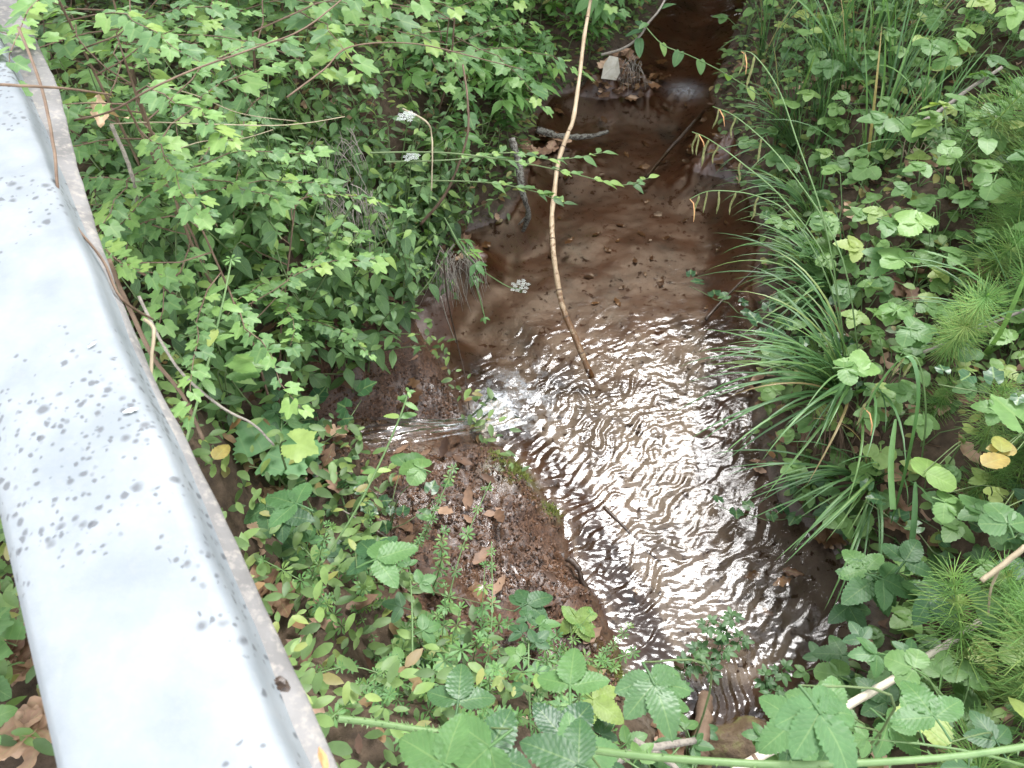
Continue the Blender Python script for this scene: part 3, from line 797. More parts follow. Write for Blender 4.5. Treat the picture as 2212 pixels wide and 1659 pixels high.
# ================================================================== PLANT RECIPES (lists of parts)
def rec_pellitory(h, n, seed, side=2):
    r_ = random.Random(seed); sp = []
    lean = Vector((r_.uniform(-.25, .25), r_.uniform(-.25, .25), 0))
    def axis_pts(p0, d, L):
        return [p0 + d * (L * t) + lean * (L * t * t) for t in (0, .25, .5, .75, 1)]
    def leafy(pts, nl, sc, a0):
        for k in range(nl):
            t = .12 + .88 * (k + .5) / nl
            q = t * (len(pts) - 1); i = min(int(q), len(pts) - 2)
            p = pts[i].lerp(pts[i + 1], q - i)
            size = sc * (1.0 - .58 * max(0, t - .45) / .55) * r_.uniform(.8, 1.15)
            az = a0 + k * 2.4
            sp.append(('leaf', r_.choice(PEL), aim(p, az, R(-12) + 1.0 * max(0, t - .7) + r_.uniform(-.35, .25), r_.uniform(-.3, .3), size)))
    main = axis_pts(Vector((0, 0, 0)), Vector((0, 0, 1)), h)
    sp.append(('stem', stem_mesh(main, .0026, .0012, 'stem_dark'), Matrix()))
    leafy(main, n, .062, r_.uniform(0, 6))
    for k in range(side):
        a = r_.uniform(0, 6.28); d = Vector((math.sin(a) * .8, math.cos(a) * .8, .75)).normalized()
        b = axis_pts(main[1 + k % 2], d, h * r_.uniform(.45, .6))
        sp.append(('stem', stem_mesh(b, .0018, .001, 'stem_dark'), Matrix()))
        leafy(b, 6, .048, r_.uniform(0, 6))
    return sp
PELLITORY = [rec_pellitory(.26 + .05 * (k % 4), 13 + k % 3, 100 + k) for k in range(7)]
def rec_broad(seed, h):
    r_ = random.Random(seed); sp = []
    n = r_.randint(3, 5)
    for k in range(n):
        a = k * 2.4 + r_.uniform(-.5, .5); hh = h * r_.uniform(.55, 1.1); o = r_.uniform(.03, .11)
        p = Vector((math.sin(a) * o, math.cos(a) * o, hh))
        sp.append(('stem', stem_mesh([(0, 0, 0), (p.x * .35, p.y * .35, hh * .6), p], .0022, .0014, 'stem'), Matrix()))
        sp.append(('leaf', r_.choice(BRO if r_.random() < .75 else BRO1), aim(p, a + r_.uniform(-.6, .6), r_.uniform(-.22, .12), r_.uniform(-.2, .2), r_.uniform(.8, 1.3))))
    return sp
BROAD = [rec_broad(200 + k, .1 + .045 * (k % 4)) for k in range(8)]
def arch(L, rise, drop, az, n=6):
    return [Vector((math.sin(az) * L * t, math.cos(az) * L * t, rise * math.sin(PI * min(1, t * .62)) - drop * t * t)) for t in [k / n for k in range(n + 1)]]
def rec_bramble(seed, L, rise, n=6, prickle=True):
    r_ = random.Random(seed); sp = []
    pts = arch(L, rise, rise * .5, 0)
    b = MB().add(*tube(pts, [.0042 - .0022 * i / 6 for i in range(7)], 6))
    sp.append(('stem', b.mesh('stem', 'stem'), Matrix()))
    if prickle:
        b = MB()
        for k in range(22):
            t = (k + .5) / 22 * 6; i = min(int(t), 5); p = pts[i].lerp(pts[i + 1], t - i); a = k * 2.1
            b.add([p + Vector((math.cos(a) * .003, -.002, math.sin(a) * .003)), p + Vector((math.cos(a) * .003, .002, math.sin(a) * .003)), p + Vector((math.cos(a) * .0085, -.002, math.sin(a) * .0085))], [(0, 1, 2)])
        o = b.mesh('prickles', 'stem'); sp.append(('prickle', o, Matrix()))
    for k in range(n):
        t = (.25 + .75 * k / (n - 1)) * 6; i = min(int(t), 5); p = pts[i].lerp(pts[i + 1], t - i)
        az = (1.1 if k % 2 else -1.1) * (1 - .6 * (k == n - 1)) + r_.uniform(-.3, .3)
        sp.append(('leaf', r_.choice(BRA), aim(p, az, r_.uniform(-.1, .35), r_.uniform(-.2, .2), r_.uniform(.75, 1.15) * (1 - .25 * (k == n - 1)))))
    return sp
BRAMBLE = [rec_bramble(300 + k, .26 + .05 * (k % 4), .12 + .04 * (k % 3), 5 + k % 3) for k in range(7)]
def rec_elder(seed, h):
    r_ = random.Random(seed); sp = []
    top = Vector((r_.uniform(-.08, .08), r_.uniform(-.12, .02), h)); pts = [Vector((0, 0, 0)), top * .4 + Vector((0, 0, .03)), top]
    sp.append(('stem', stem_mesh(pts, .003, .0018, 'stem_dark'), Matrix()))
    for k in range(8):
        t = .35 + .65 * k / 7
        p = pts[1].lerp(pts[2], (t - .35) / .65) if t > .35 else pts[1]
        sp.append(('leaf', r_.choice(ELD), aim(p, (k // 2) * 1.5 + (k % 2) * PI + r_.uniform(-.4, .4), r_.uniform(-.35, .35), r_.uniform(-.2, .2), r_.uniform(.8, 1.2) * (1.1 - .4 * (t > .85)))))
    return sp
ELDER = [rec_elder(400 + k, .24 + .06 * (k % 3)) for k in range(6)]
def rec_ivy(seed):
    r_ = random.Random(seed); sp = []
    pts = [Vector((0, 0, .01))]; a = 0
    for k in range(7):
        a += r_.uniform(-.5, .5); pts.append(pts[-1] + Vector((math.sin(a) * .05, math.cos(a) * .05, r_.uniform(-.008, .012))))
    sp.append(('stem', stem_mesh(pts, .0022, .0012, 'stem_dark'), Matrix()))
    for k, p in enumerate(pts):
        sp.append(('leaf', r_.choice(IVY), aim(p + Vector((0, 0, r_.uniform(.01, .05))), (1.2 if k % 2 else -1.2) + r_.uniform(-.6, .6), r_.uniform(-.2, .3), r_.uniform(-.3, .3), r_.uniform(.7, 1.1))))
    return sp
IVYS = [rec_ivy(500 + k) for k in range(4)]
def rec_cleavers(seed, L, up):
    r_ = random.Random(seed); sp = []
    pts = [Vector((0, 0, 0))]; d = Vector((r_.uniform(-.3, .3), r_.uniform(-.3, .3), up))
    for k in range(7):
        d = (d + Vector((r_.uniform(-.28, .28), r_.uniform(-.28, .28), -.05))).normalized(); pts.append(pts[-1] + d * L / 7)
    sp.append(('stem', stem_mesh(pts, .0015, .001, 'stem', 4), Matrix()))
    for k in range(1, 8):
        t = (pts[k] - pts[k - 1]).normalized()
        q = Vector((0, 0, 1)).rotation_difference(t.lerp(Vector((0, 0, 1)), .55).normalized()).to_matrix().to_4x4()
        sp.append(('leaf_whorl', WHO[r_.randint(0, 2)] if k < 7 else WHO[3], Matrix.Translation(pts[k]) @ q @ Matrix.Rotation(r_.uniform(0, 1), 4, 'Z') @ Matrix.Diagonal((*([r_.uniform(.85, 1.25) * (1 if k < 7 else .75)] * 3), 1))))
    return sp
CLEAV = [rec_cleavers(600 + k, .2 + .05 * (k % 3), .8 + .3 * (k % 2)) for k in range(6)]
def rec_horsetail(seed, h):
    r_ = random.Random(seed); sp = []
    le_ = (r_.uniform(-.2, .2), r_.uniform(-.2, .2)); pts = [Vector((le_[0] * h * t * t, le_[1] * h * t * t, h * t)) for t in (0, .25, .5, .75, 1)]
    sp.append(('stem', stem_mesh(pts, .0032, .0015, 'horsetail', 6), Matrix()))
    n = int(h / .024)
    for k in range(n):
        t = .16 + .84 * k / n; q = t * 4; i = min(int(q), 3); p = pts[i].lerp(pts[i + 1], q - i)
        me = HOR[0] if t > .86 else HOR[1] if t > .66 else HOR[2] if t > .4 else HOR[3]
        sp.append(('branch_whorl', me, TRS(p, (r_.uniform(-.15, .15), r_.uniform(-.15, .15), r_.uniform(0, 1)), r_.uniform(.8, 1.1))))
    return sp
HORSE = [rec_horsetail(700 + k, .3 + .06 * (k % 3)) for k in range(5)]
def rec_maple(seed, n=4, L=.6, H=.34, ls=1.0, nl=11):
    r_ = random.Random(seed); sp = []
    stem = [Vector((0, 0, 0)), Vector((.02, .01, H * .5)), Vector((0, .03, H))]
    sp.append(('trunk', stem_mesh(stem, .0045, .0025, 'twig', 6), Matrix()))
    for j in range(n):
        az = j * 6.28 / n + r_.uniform(-.5, .5); z0 = H * (.42 + .58 * (j + 1) / n); l = L * r_.uniform(.7, 1.15)
        pts = [Vector((math.sin(az) * l * t, math.cos(az) * l * t, z0 + .22 * l * math.sin(PI * t * .7) - .05 * t)) + Vector((r_.uniform(-.012, .012), r_.uniform(-.012, .012), 0)) for t in [k / 7 for k in range(8)]]
        pts[0] = stem[1].lerp(stem[2], max(0, z0 / H - .5) * 2)
        sp.append(('branch', stem_mesh(pts, .002, .0007, 'twig', 5), Matrix()))
        for k in range(nl):
            q = (.2 + .8 * k / (nl - 1)) * 7; i = min(int(q), 6); p = pts[i].lerp(pts[i + 1], q - i)
            sp.append(('leaf', r_.choice(MAP), aim(p, az + (1.0 if k % 2 else -1.0) * (1 - .8 * (k == nl - 1)) + r_.uniform(-.3, .3), r_.uniform(-.3, .15), r_.uniform(-.25, .25), ls * r_.uniform(.65, 1.2))))
    return sp
MAPLE = [rec_maple(800 + k, 4 + k % 2, .4 + .08 * (k % 3)) for k in range(5)]
TALLMAPLE = [rec_maple(850 + k, 7, .42, .76, .78, 15) for k in range(3)]
def rec_tussock(seed, n, lib, az0=0, spread=PI, s0=.7, s1=1.15):
    r_ = random.Random(seed); sp = []
    for k in range(n):
        az = az0 + r_.triangular(-spread, spread, 0); o = r_.uniform(0, .035)
        sp.append(('blade', r_.choice(lib), aim((math.sin(az) * o, math.cos(az) * o, 0), az, r_.uniform(-.12, .12), r_.uniform(-.15, .15), r_.uniform(s0, s1))))
    return sp

# ================================================================== SCATTER
def poly_scatter(poly, mind, tries, seed, keep=None):
    r_ = random.Random(seed)
    xs = [p[0] for p in poly]; ys = [p[1] for p in poly]
    pts = []
    cand = [(r_.uniform(min(xs), max(xs)), r_.uniform(min(ys), max(ys))) for _ in range(tries)]
    ok = inside(np.array([c[0] for c in cand]), np.array([c[1] for c in cand]), poly)
    cells = {}
    for c, k in zip(cand, ok):
        if not k: continue
        g_ = ground(*c)
        if sdist(np.array([g_.x]), np.array([g_.y]), STREAM)[0] < .015: continue
        if keep and not keep(g_): continue
        ck = (int(g_.x // mind), int(g_.y // mind))
        if any((g_ - q).length < mind for i in (-1, 0, 1) for j in (-1, 0, 1) for q in cells.get((ck[0] + i, ck[1] + j), ())): continue
        cells.setdefault(ck, []).append(g_); pts.append(g_)
    return pts
def off_rail(g_, m=.0):
    d = (Vector((g_.x, g_.y, 0)) - Vector((RA.x, RA.y, 0)))
    return d.dot(RN) > .1 + m or d.dot(RN) < -.26
def scatter(poly, mind, tries, seed, recipes, name, look, cat, group, s=(.85, 1.2), tilt=.15, mid=.2, keep=None, bias=(0, 0), cap=400, rzf=None):
    r_ = random.Random(seed + 1)
    out = []
    for g_ in poly_scatter(poly, mind, tries, seed, keep)[:cap]:
        lk = look if isinstance(look, str) else r_.choice(look)
        out.append(spawn(name, r_.choice(recipes), g_ - Vector((0, 0, .01)), rzf(r_) if rzf else r_.uniform(0, 6.28), r_.uniform(*s), (r_.uniform(-tilt, tilt) + bias[0], r_.uniform(-tilt, tilt) + bias[1]), lk, cat, group, mid))
    return out

LEFT_BANK = [(120, 380), (420, 330), (700, 330), (900, 430), (1010, 520), (960, 620), (900, 690), (850, 770), (760, 850), (640, 900), (480, 960), (420, 820), (330, 640), (200, 430)]
scatter(LEFT_BANK, .065, 1700, 11, PELLITORY, 'pellitory_weed', 'narrow-leaved green weed', 'weed', 'narrow-leaved weeds on the bank by the rail', (1.05, 1.6), .25, .24, off_rail, (.05, .15), 190)
scatter([(1060, 440), (1000, 490), (950, 570), (905, 650), (850, 725), (790, 770), (740, 720), (850, 600), (920, 500), (1000, 400)], .075, 400, 31, PELLITORY, 'pellitory_weed', 'overhanging narrow-leaved weed', 'weed', 'narrow-leaved weeds on the bank by the rail', (.9, 1.25), .25, .22, None, (-.1, .6), 40)
TOP_LEFT = [(-250, 150), (-200, -150), (1150, -150), (1190, 30), (1080, 130), (980, 300), (720, 340), (420, 340), (120, 390), (60, 200)]
scatter(TOP_LEFT, .16, 700, 12, MAPLE, 'maple_sapling', 'lobed-leaved sapling', 'sapling', 'lobed-leaved saplings in the thicket', (1.0, 1.5), .2, .3, off_rail, (.1, .1), 60)
scatter(TOP_LEFT, .15, 500, 13, PELLITORY, 'pellitory_weed', 'narrow-leaved green weed', 'weed', 'narrow-leaved weeds on the bank by the rail', (.7, 1.1), .2, .24, off_rail, (0, 0), 60)
for k, (x_, y_, rz_, s_) in enumerate(((-.72, 1.42, .3, 1.0), (-.85, 1.62, 1.4, 1.05), (-1.05, 1.9, 2.2, 1.15), (-1.7, 2.4, 5.0, 1.2), (-1.4, 1.95, 4.2, 1.1), (-1.43, 1.62, 2.9, 1.05), (-1.6, 1.4, .9, 1.0), (-.82, 1.6, 3.3, 1.12), (-.93, 1.72, 5.1, 1.1), (-.74, 1.46, 4.4, .95), (-.8, 1.6, .6, 1.05))):
    spawn('maple_sapling', TALLMAPLE[k % 3], (x_, y_, float(hgt(x_, y_)) - .02), rz_, s_, (0, -.5 if k > 8 else 0), 'tall lobed-leaved sapling', 'sapling', 'lobed-leaved saplings in the thicket', .7)
TOP_MID = [(960, -120), (1400, -120), (1370, 40), (1290, 130), (1190, 205), (1130, 270), (1110, 380), (1060, 460), (980, 440), (900, 320), (960, 180), (1050, 80)]
scatter(TOP_MID, .12, 500, 14, ELDER, 'elder_shoot', 'pointed-leaflet shoot', 'shoot', 'pointed-leaflet shoots hanging over the water edge', (.85, 1.25), .25, .22, None, (.05, .25), 60)
RIGHT_TOP = [(1600, -130), (2420, -130), (2420, 560), (2000, 640), (1700, 640), (1660, 430), (1610, 250), (1580, 120)]
scatter(RIGHT_TOP, .085, 1600, 15, BROAD, 'broad_weed', ['round-leaved weed', 'pale round-leaved weed'], 'weed', 'round-leaved weeds on the sedge bank', (.85, 1.35), .15, .16, None, (0, 0), 210)
RIGHT_LOW = [(1700, 620), (2420, 520), (2420, 1750), (1700, 1750), (1880, 1480), (1890, 1270), (1830, 1160), (1720, 1060), (1680, 900)]
scatter(RIGHT_LOW, .1, 1000, 16, BROAD, 'broad_weed', ['round-leaved weed', 'pale round-leaved weed'], 'weed', 'round-leaved weeds on the sedge bank', (.85, 1.25), .15, .16, None, (0, 0), 90)
scatter([(1780, 1080), (2420, 1000), (2420, 1750), (1750, 1750), (1880, 1450), (1890, 1270)], .13, 300, 17, BRAMBLE, 'bramble_shoot', 'toothed bramble shoot', 'bramble', 'brambles along the stream', (.65, 1.0), .2, .16, None, (0, -.1), 34)
scatter([(520, 960), (700, 1000), (830, 1150), (860, 1350), (1000, 1500), (1380, 1560), (1450, 1760), (600, 1760), (560, 1250)], .15, 400, 18, BRAMBLE, 'bramble_shoot', 'toothed bramble shoot', 'bramble', 'brambles along the stream', (.55, .9), .25, .14, off_rail, (0, 0), 26)
scatter([(640, 1180), (800, 1130), (880, 1180), (960, 1290), (1120, 1350), (1290, 1400), (1320, 1480), (1250, 1620), (650, 1700), (600, 1350)], .075, 900, 19, CLEAV, 'cleavers_plant', ['starry cleavers sprig', 'pale cleavers sprig'], 'cleavers', 'cleavers sprigs over the mud shelf', (.8, 1.25), .4, .12, off_rail, (0, 0), 75)
scatter([(430, 830), (560, 900), (760, 1040), (840, 1180), (700, 1250), (560, 1180), (480, 1000)], .12, 250, 20, IVYS, 'ivy_sprig', 'dark creeping ivy sprig', 'ivy', 'ivy sprigs on the banks', (.8, 1.2), .2, .03, off_rail, (0, 0), 16)
scatter([(1660, 520), (1850, 600), (1900, 1050), (2420, 950), (2420, 1400), (1850, 1250), (1760, 1100), (1670, 800)], .16, 300, 21, IVYS, 'ivy_sprig', 'dark creeping ivy sprig', 'ivy', 'ivy sprigs on the banks', (.8, 1.2), .2, .03, None, (0, 0), 24)
scatter([(-200, 1000), (30, 1150), (110, 1500), (160, 1750), (-300, 1750)], .1, 200, 22, BROAD, 'broad_weed', 'round-leaved weed', 'weed', 'round-leaved weeds behind the rail', (.8, 1.2), .2, .15, lambda g_: off_rail(g_), (0, 0), 10)
# horsetails at the right and over the sedge
scatter([(2040, 330), (2420, 330), (2420, 820), (2180, 830), (2050, 620)], .1, 300, 23, HORSE, 'horsetail', 'feathery horsetail', 'horsetail', 'horsetails on the sedge bank', (.8, 1.2), .3, .22, None, (0, -.15), 20)
scatter([(1950, 930), (2420, 900), (2420, 1200), (2100, 1150)], .1, 200, 24, HORSE, 'horsetail', 'feathery horsetail', 'horsetail', 'horsetails on the sedge bank', (.6, .9), .4, .16, None, (0, -.2), 12)
scatter([(2080, 1420), (2450, 1300), (2450, 1750), (2060, 1720)], .08, 200, 25, HORSE, 'horsetail', 'feathery horsetail', 'horsetail', 'horsetails on the sedge bank', (.7, 1.1), .4, .2, None, (0, -.6), 14)
scatter([(1660, 600), (1760, 640), (1780, 960), (1680, 900)], .12, 60, 26, HORSE, 'horsetail', 'feathery horsetail', 'horsetail', 'horsetails on the sedge bank', (.5, .7), .5, .12, None, (.2, -.5), 6)
# grass and sedge
GRASS = [rec_tussock(900 + k, 16, GRA) for k in range(4)]
scatter([(1600, -60), (1800, -60), (2060, 120), (1950, 440), (1700, 420), (1610, 220)], .12, 500, 27, GRASS, 'grass_clump', 'upright grass clump', 'grass clump', 'grass clumps on the sedge bank', (.75, 1.25), .3, .25, None, (0, 0), 24)
for k, (px, py, n, az, sprd, s, look) in enumerate(((1830, 850, 74, R(-95), R(80), .95, 'big sedge tussock arching over the bright ripples'), (1800, 640, 46, R(-80), R(80), .85, 'sedge tussock just upstream of the big arching one'),
                                                    (1880, 1040, 40, R(-120), R(50), .82, 'sedge tussock with blades reaching down to the dark undercut'), (1760, 480, 36, R(-70), R(110), .8, 'slim sedge tussock below the drooping flower spikes'),
                                                    (1720, 330, 36, R(-60), R(100), .75, 'sedge tussock beside the muddy bar'), (2190, 760, 22, R(0), R(140), .9, 'broad sedge tussock behind the plumed horsetail'))):
    g_ = ground(px, py)
    o = spawn('sedge_tussock', rec_tussock(950 + k, n, SED, az, sprd), g_ - Vector((0, 0, .02)), 0, s, (0, 0), '', 'sedge', 'sedge tussocks on the bank')
    REPEATS.pop(); o['label'] = look

# ================================================================== STICKS, STEMS, LOGS
def stick(name, pts, r0, r1, mat, label, cat='twig', parts=(), m=5, sides=6, knobs=0, seed=0):
    """pts: world points; PARTS: further (name, points, r0, r1, mat)"""
    base = Vector(pts[0]); r_ = random.Random(seed)
    def tb(pp, a, b, kn):
        q = spline(pp, m); n = len(q)
        rad = []
        for i in range(n):
            r = a + (b - a) * i / (n - 1)
            rad.append(r * (1 + kn * r_.uniform(-.5, 1) * .35))
        q = [p - base + Vector((r_.uniform(-1, 1), r_.uniform(-1, 1), r_.uniform(-1, 1))) * a * .12 for p in q]
        return tube(q, rad, sides, True)
    o = link(name, MB().add(*tb(pts, r0, r1, knobs)).mesh(name, mat), None, Matrix.Translation(base))
    tag(o, label, cat)
    for pn_, pp, a, b, mt in parts:
        link(pn_, MB().add(*tb(pp, a, b, knobs)).mesh(pn_, mt), o)
    return o
def px3(*pts): return [at(*p) for p in pts]

# the bent pale cane: one long stick with growth rings
CANE = [(1278, -30, .70), (1275, 5, .67), (1262, 80, .62), (1250, 180, .55), (1238, 258, .49), (1226, 290, .46), (1206, 350, .41), (1197, 420, .36), (1192, 470, .325),
        (1195, 540, .275), (1203, 600, .22), (1212, 650, .17), (1225, 690, .125), (1241, 725, .085), (1256, 762, .04), (1270, 797, -.01), (1278, 815, -.04)]
cp = px3(*CANE)
base = cp[-1]
q = spline(cp, 6); n = len(q)
rad = [.0078 + .0052 * i / (n - 1) + .0007 * math.sin(i * 1.7) + .0005 * math.sin(i * .63) for i in range(n)]
cane = link('bent_cane', MB().add(*tube([p - base for p in q], rad, 10, True)).mesh('bent_cane', 'cane'), None, Matrix.Translation(base))
tag(cane, 'long pale peeled cane with a kink, its foot standing in the ripples', 'cane')
for k in (9, 29, 33, 52, 63, 71, 84):
    t = (q[k + 1] - q[k]).normalized()
    link('node_ring', MB().add(*tube([q[k] - t * .003 - base, q[k] - t * .001 - base, q[k] + t * .002 - base, q[k] + t * .004 - base], [rad[k] * .98, rad[k] * 1.14, rad[k] * 1.1, rad[k] * .98], 10)).mesh('node_ring', 'twig'), cane)
THIN = px3((1560, 1690, .5), (1610, 1652, .52), (1740, 1580, .56), (1840, 1520, .59), (1930, 1467, .61), (2062, 1380, .63), (2120, 1340, .63))
tc_ = stick('thin_cane', THIN, .0105, .0075, 'thin_cane', 'straight dry cane slanting up between the brambles by the dark pool', 'cane', sides=8)
for k in (6, 14, 22):
    p = spline(THIN, 5)[k] - THIN[0]; d = (THIN[-1] - THIN[0]).normalized()
    link('node_ring', MB().add(*tube([p - d * .004, p, p + d * .004], [.0098, .0118, .0098], 8)).mesh('node_ring', 'twig'), tc_)

stick('mossy_log', px3((1160, 280, .07), (1200, 292, .05), (1245, 297, .035), (1285, 292, .02), (1312, 285, .004)), 0.018, .008, 'log', 'grey lichened log lying half in the water beside the cane kink', 'log', sides=9, knobs=1, seed=3)
stick('grey_branch', px3((1105, 300, .45), (1118, 345, .38), (1130, 420, .25), (1142, 462, .12), (1130, 500, .0)), .017, .009, 'log', 'lichen grey branch hanging from the bank down to the water', 'branch', (('side_twig', px3((1141, 465, .11), (1120, 485, .05)), .006, .004, 'log'),), knobs=1, seed=4)
stick('brown_branch', px3((1000, 140, .9), (1010, 215, .85), (1010, 290, .75), (985, 370, .62), (955, 430, .52), (908, 485, .42)), .0035, .006, 'twig', 'olive brown branch curving down through the leaves to the bank', 'branch', seed=5)
stick('rail_twig', px3((40, 60, 1.62), (90, 190, 1.6), (118, 330, 1.57), (128, 430, 1.53), (165, 490, 1.515), (222, 562, 1.5), (262, 645, 1.48), (330, 690, 1.38)), .0028, .002, 'twig', 'brown twig lying across the outer edge of the rail', 'twig', seed=6)
stick('dry_twig', px3((235, 560, 1.2), (268, 640, 1.12), (330, 770, 1.05), (395, 855, .98), (440, 950, .9)), .0055, .004, 'twig', 'dark reddish stem leaning beside the kink in the rail edge', 'stem', seed=7)
stick('dry_twig', px3((312, 690, 1.3), (332, 712, 1.3), (328, 770, 1.28), (325, 832, 1.25)), .0035, .003, 'straw', 'pale broken stem hanging in front of the rail edge kink', 'stem', seed=8)
stick('dry_twig', px3((300, 640, 1.15), (380, 790, 1.05), (480, 880, .95), (545, 915, .9), (592, 962, .84)), .0035, .0026, 'grey_twig', 'grey wiry stem reaching to the big lobed leaf', 'stem', seed=9)
stick('dry_twig', px3((238, 268, 1.3), (330, 264, 1.3), (450, 268, 1.3), (620, 270, 1.25), (745, 252, 1.2)), .0015, .0011, 'straw', 'long level straw-coloured stem starting at the wilted leaves', 'stem', seed=10)
stick('dry_twig', px3((240, 270, 1.3), (268, 330, 1.25), (288, 390, 1.2), (296, 440, 1.1)), .005, .0045, 'grey_twig', 'grey stem dropping from the wilted leaves beside the rail', 'stem', seed=11)
stick('dry_twig', px3((375, 325, 1.2), (440, 305, 1.2), (520, 300, 1.2), (590, 280, 1.2)), .0014, .001, 'straw', 'short straw stem below the long level one', 'stem', seed=12)
stick('dry_twig', px3((320, 180, 1.35), (420, 205, 1.3), (520, 245, 1.25), (640, 262, 1.2)), .0014, .001, 'straw', 'pale stem crossing just above the long level one', 'stem', seed=13)
stick('dry_twig', px3((870, 235, .95), (920, 262, .95), (932, 290, .9), (934, 340, .85), (932, 412, .75)), .0032, .0025, 'straw', 'whitish bent stem hanging under the upper white umbel', 'stem', seed=14)
stick('dry_twig', px3((958, 560, .55), (966, 640, .4), (985, 730, .2), (1004, 810, .08), (1014, 885, .0)), .003, .0022, 'dark_twig', 'dark wiry stem dipping into the water by the foam', 'stem', (('side_stem', px3((952, 640, .45), (966, 690, .32), (985, 740, .18)), .002, .0016, 'grey_twig'),), seed=15)
stick('tall_twig', px3((160, 260, 1.42), (240, 240, 1.45), (330, 190, 1.5), (420, 150, 1.5), (560, 100, 1.5), (660, 60, 1.5), (760, -20, 1.5)), .0024, .0016, 'twig', 'thin olive twig rising across the thicket towards the frame top', 'twig', seed=16)
stick('tall_twig', px3((-20, 182, 1.66), (60, 186, 1.66), (150, 192, 1.62), (240, 205, 1.55)), .0026, .002, 'twig', 'orange-brown twig entering level above the rail end', 'twig', seed=17)
stick('tall_twig', px3((620, 210, 1.3), (700, 150, 1.3), (760, 100, 1.3), (900, 95, 1.2), (1050, 130, 1.1), (1130, 150, 1.0)), .0024, .0016, 'twig', 'thin twig running level towards the lobed sapling leaves', 'twig', seed=18)
stick('bank_stick', px3((1990, 265, .72), (2035, 236, .74), (2090, 195, .8), (2165, 145, .88)), .009, .006, 'grey_twig', 'grey dead stick leaning on the upper sedge bank', 'stick', seed=19)
stick('bank_stick', px3((1830, 225, .5), (1880, 222, .52), (1930, 232, .52), (1975, 240, .52)), .006, .004, 'grey_twig', 'pale curved stick lying among the round leaves', 'stick', seed=20)
stick('bank_stick', px3((1995, 762, .55), (2060, 735, .6), (2130, 705, .64), (2215, 668, .7)), .006, .005, 'grey_twig', 'pale grey stick passing behind the plumed horsetail', 'stick', seed=21)
stick('bank_stick', px3((2120, 1255, .85), (2160, 1225, .87), (2215, 1180, .9)), .0055, .006, 'straw', 'forked straw-brown twig at the frame edge above the thin cane', 'stick', (('side_stem', px3((2160, 1225, .87), (2140, 1275, .8), (2135, 1330, .72)), .003, .002, 'straw'),), seed=22)
stick('sunken_stick', px3((1525, 690, .0), (1560, 650, .012), (1600, 610, .02), (1655, 560, .05)), .008, .004, 'dark_twig', 'dark wet twig lying along the sedge side water edge', 'stick', seed=23)
stick('sunken_stick', px3((1395, 385, -.03), (1440, 330, -.01), (1480, 285, .0), (1520, 240, -.02)), .012, .008, 'dark_twig', 'dim sunken stick below the muddy bar', 'stick', seed=24)
stick('sunken_stick', px3((1305, 1095, .003), (1345, 1135, -.001), (1400, 1190, -.012), (1440, 1225, -.02)), .006, .004, 'dark_twig', 'wet dark stick lying in the bright ripples off the mud shelf', 'stick', seed=25)
stick('mud_root', px3((1225, 1205, .06), (1248, 1225, .055), (1258, 1255, .03), (1282, 1292, -.01)), .012, .005, 'dark_twig', 'brown root poking from the mud shelf corner into the water', 'root', knobs=1, seed=26)
stick('wood_stump', px3((1508, 1640, .1), (1514, 1590, .09), (1522, 1530, .03), (1524, 1505, -.03)), .024, .02, 'twig', 'brown water-worn branch stub beside the mossy rock', 'branch', sides=9, knobs=.6, seed=27)
stick('bottom_stick', px3((1290, 1665, .5), (1360, 1630, .48), (1420, 1612, .46), (1500, 1600, .42)), .011, .008, 'grey_twig', 'grey stick under the bramble leaves at the frame bottom', 'stick', seed=28)
stick('bottom_stick', px3((1370, 1600, .42), (1410, 1622, .42), (1450, 1650, .42), (1480, 1690, .42)), .009, .007, 'grey_twig', 'short grey stick crossing the one at the frame bottom', 'stick', seed=29)
stick('shelf_twig', px3((640, 1270, .45), (760, 1268, .38), (860, 1268, .3), (935, 1262, .22)), .0055, .004, 'twig', 'brown twig lying level over the inner mud shelf', 'twig', seed=30)
stick('shelf_twig', px3((1000, 1290, .3), (1060, 1370, .3), (1110, 1440, .32), (1180, 1530, .38)), .0042, .003, 'dark_twig', 'dark stem slanting under the cleavers on the mud shelf', 'twig', seed=31)
for k, (a, b, lb) in enumerate((((720, 1010), (880, 1130), 'thin dry twig nearest the inflow on the inner mud'), ((690, 1050), (860, 1090), 'thin dry twig spanning the bare inner mud'), ((740, 1120), (860, 1180), 'thin dry twig below the other two on the inner mud'))):
    g0, g1 = ground(*a), ground(*b)
    stick('dry_twig', [g0 + Vector((0, 0, .05)), g0.lerp(g1, .5) + Vector((0, 0, .035)), g1 + Vector((0, 0, .01))], .0028, .0018, 'grey_twig', lb.replace('nearest', 'next to'), 'twig', seed=32 + k)

# roots and dry thatch hanging on the banks
def tangle(name, px, py, z, n, L, mat, label, cat, sx=.1, seed=0):
    r_ = random.Random(seed); b = MB(); c = at(px, py, z)
    for k in range(n):
        p = Vector((r_.uniform(-sx, sx), r_.uniform(-.06, .06), r_.uniform(-.02, .05)))
        pts = [p]; d = Vector((r_.uniform(-.5, .6), r_.uniform(-.7, .1), r_.uniform(-.2, .3)))
        for i in range(5):
            d = (d + Vector((r_.uniform(-.3, .3), r_.uniform(-.35, .15), -.42))).normalized(); pts.append(pts[-1] + d * L * r_.uniform(.5, 1.1) / 5)
        b.add(*tube(pts, [.0016, .0015, .0013, .0012, .001, .0006], 3))
    o = link(name, b.mesh(name, mat), None, Matrix.Translation(c)); tag(o, label, cat); return o
tangle('dry_grass_tuft', 745, 430, .78, 55, .22, 'grey_twig', 'beige tangle of dead grass hanging on the bank between green weeds', 'dead grass', .09, 1)
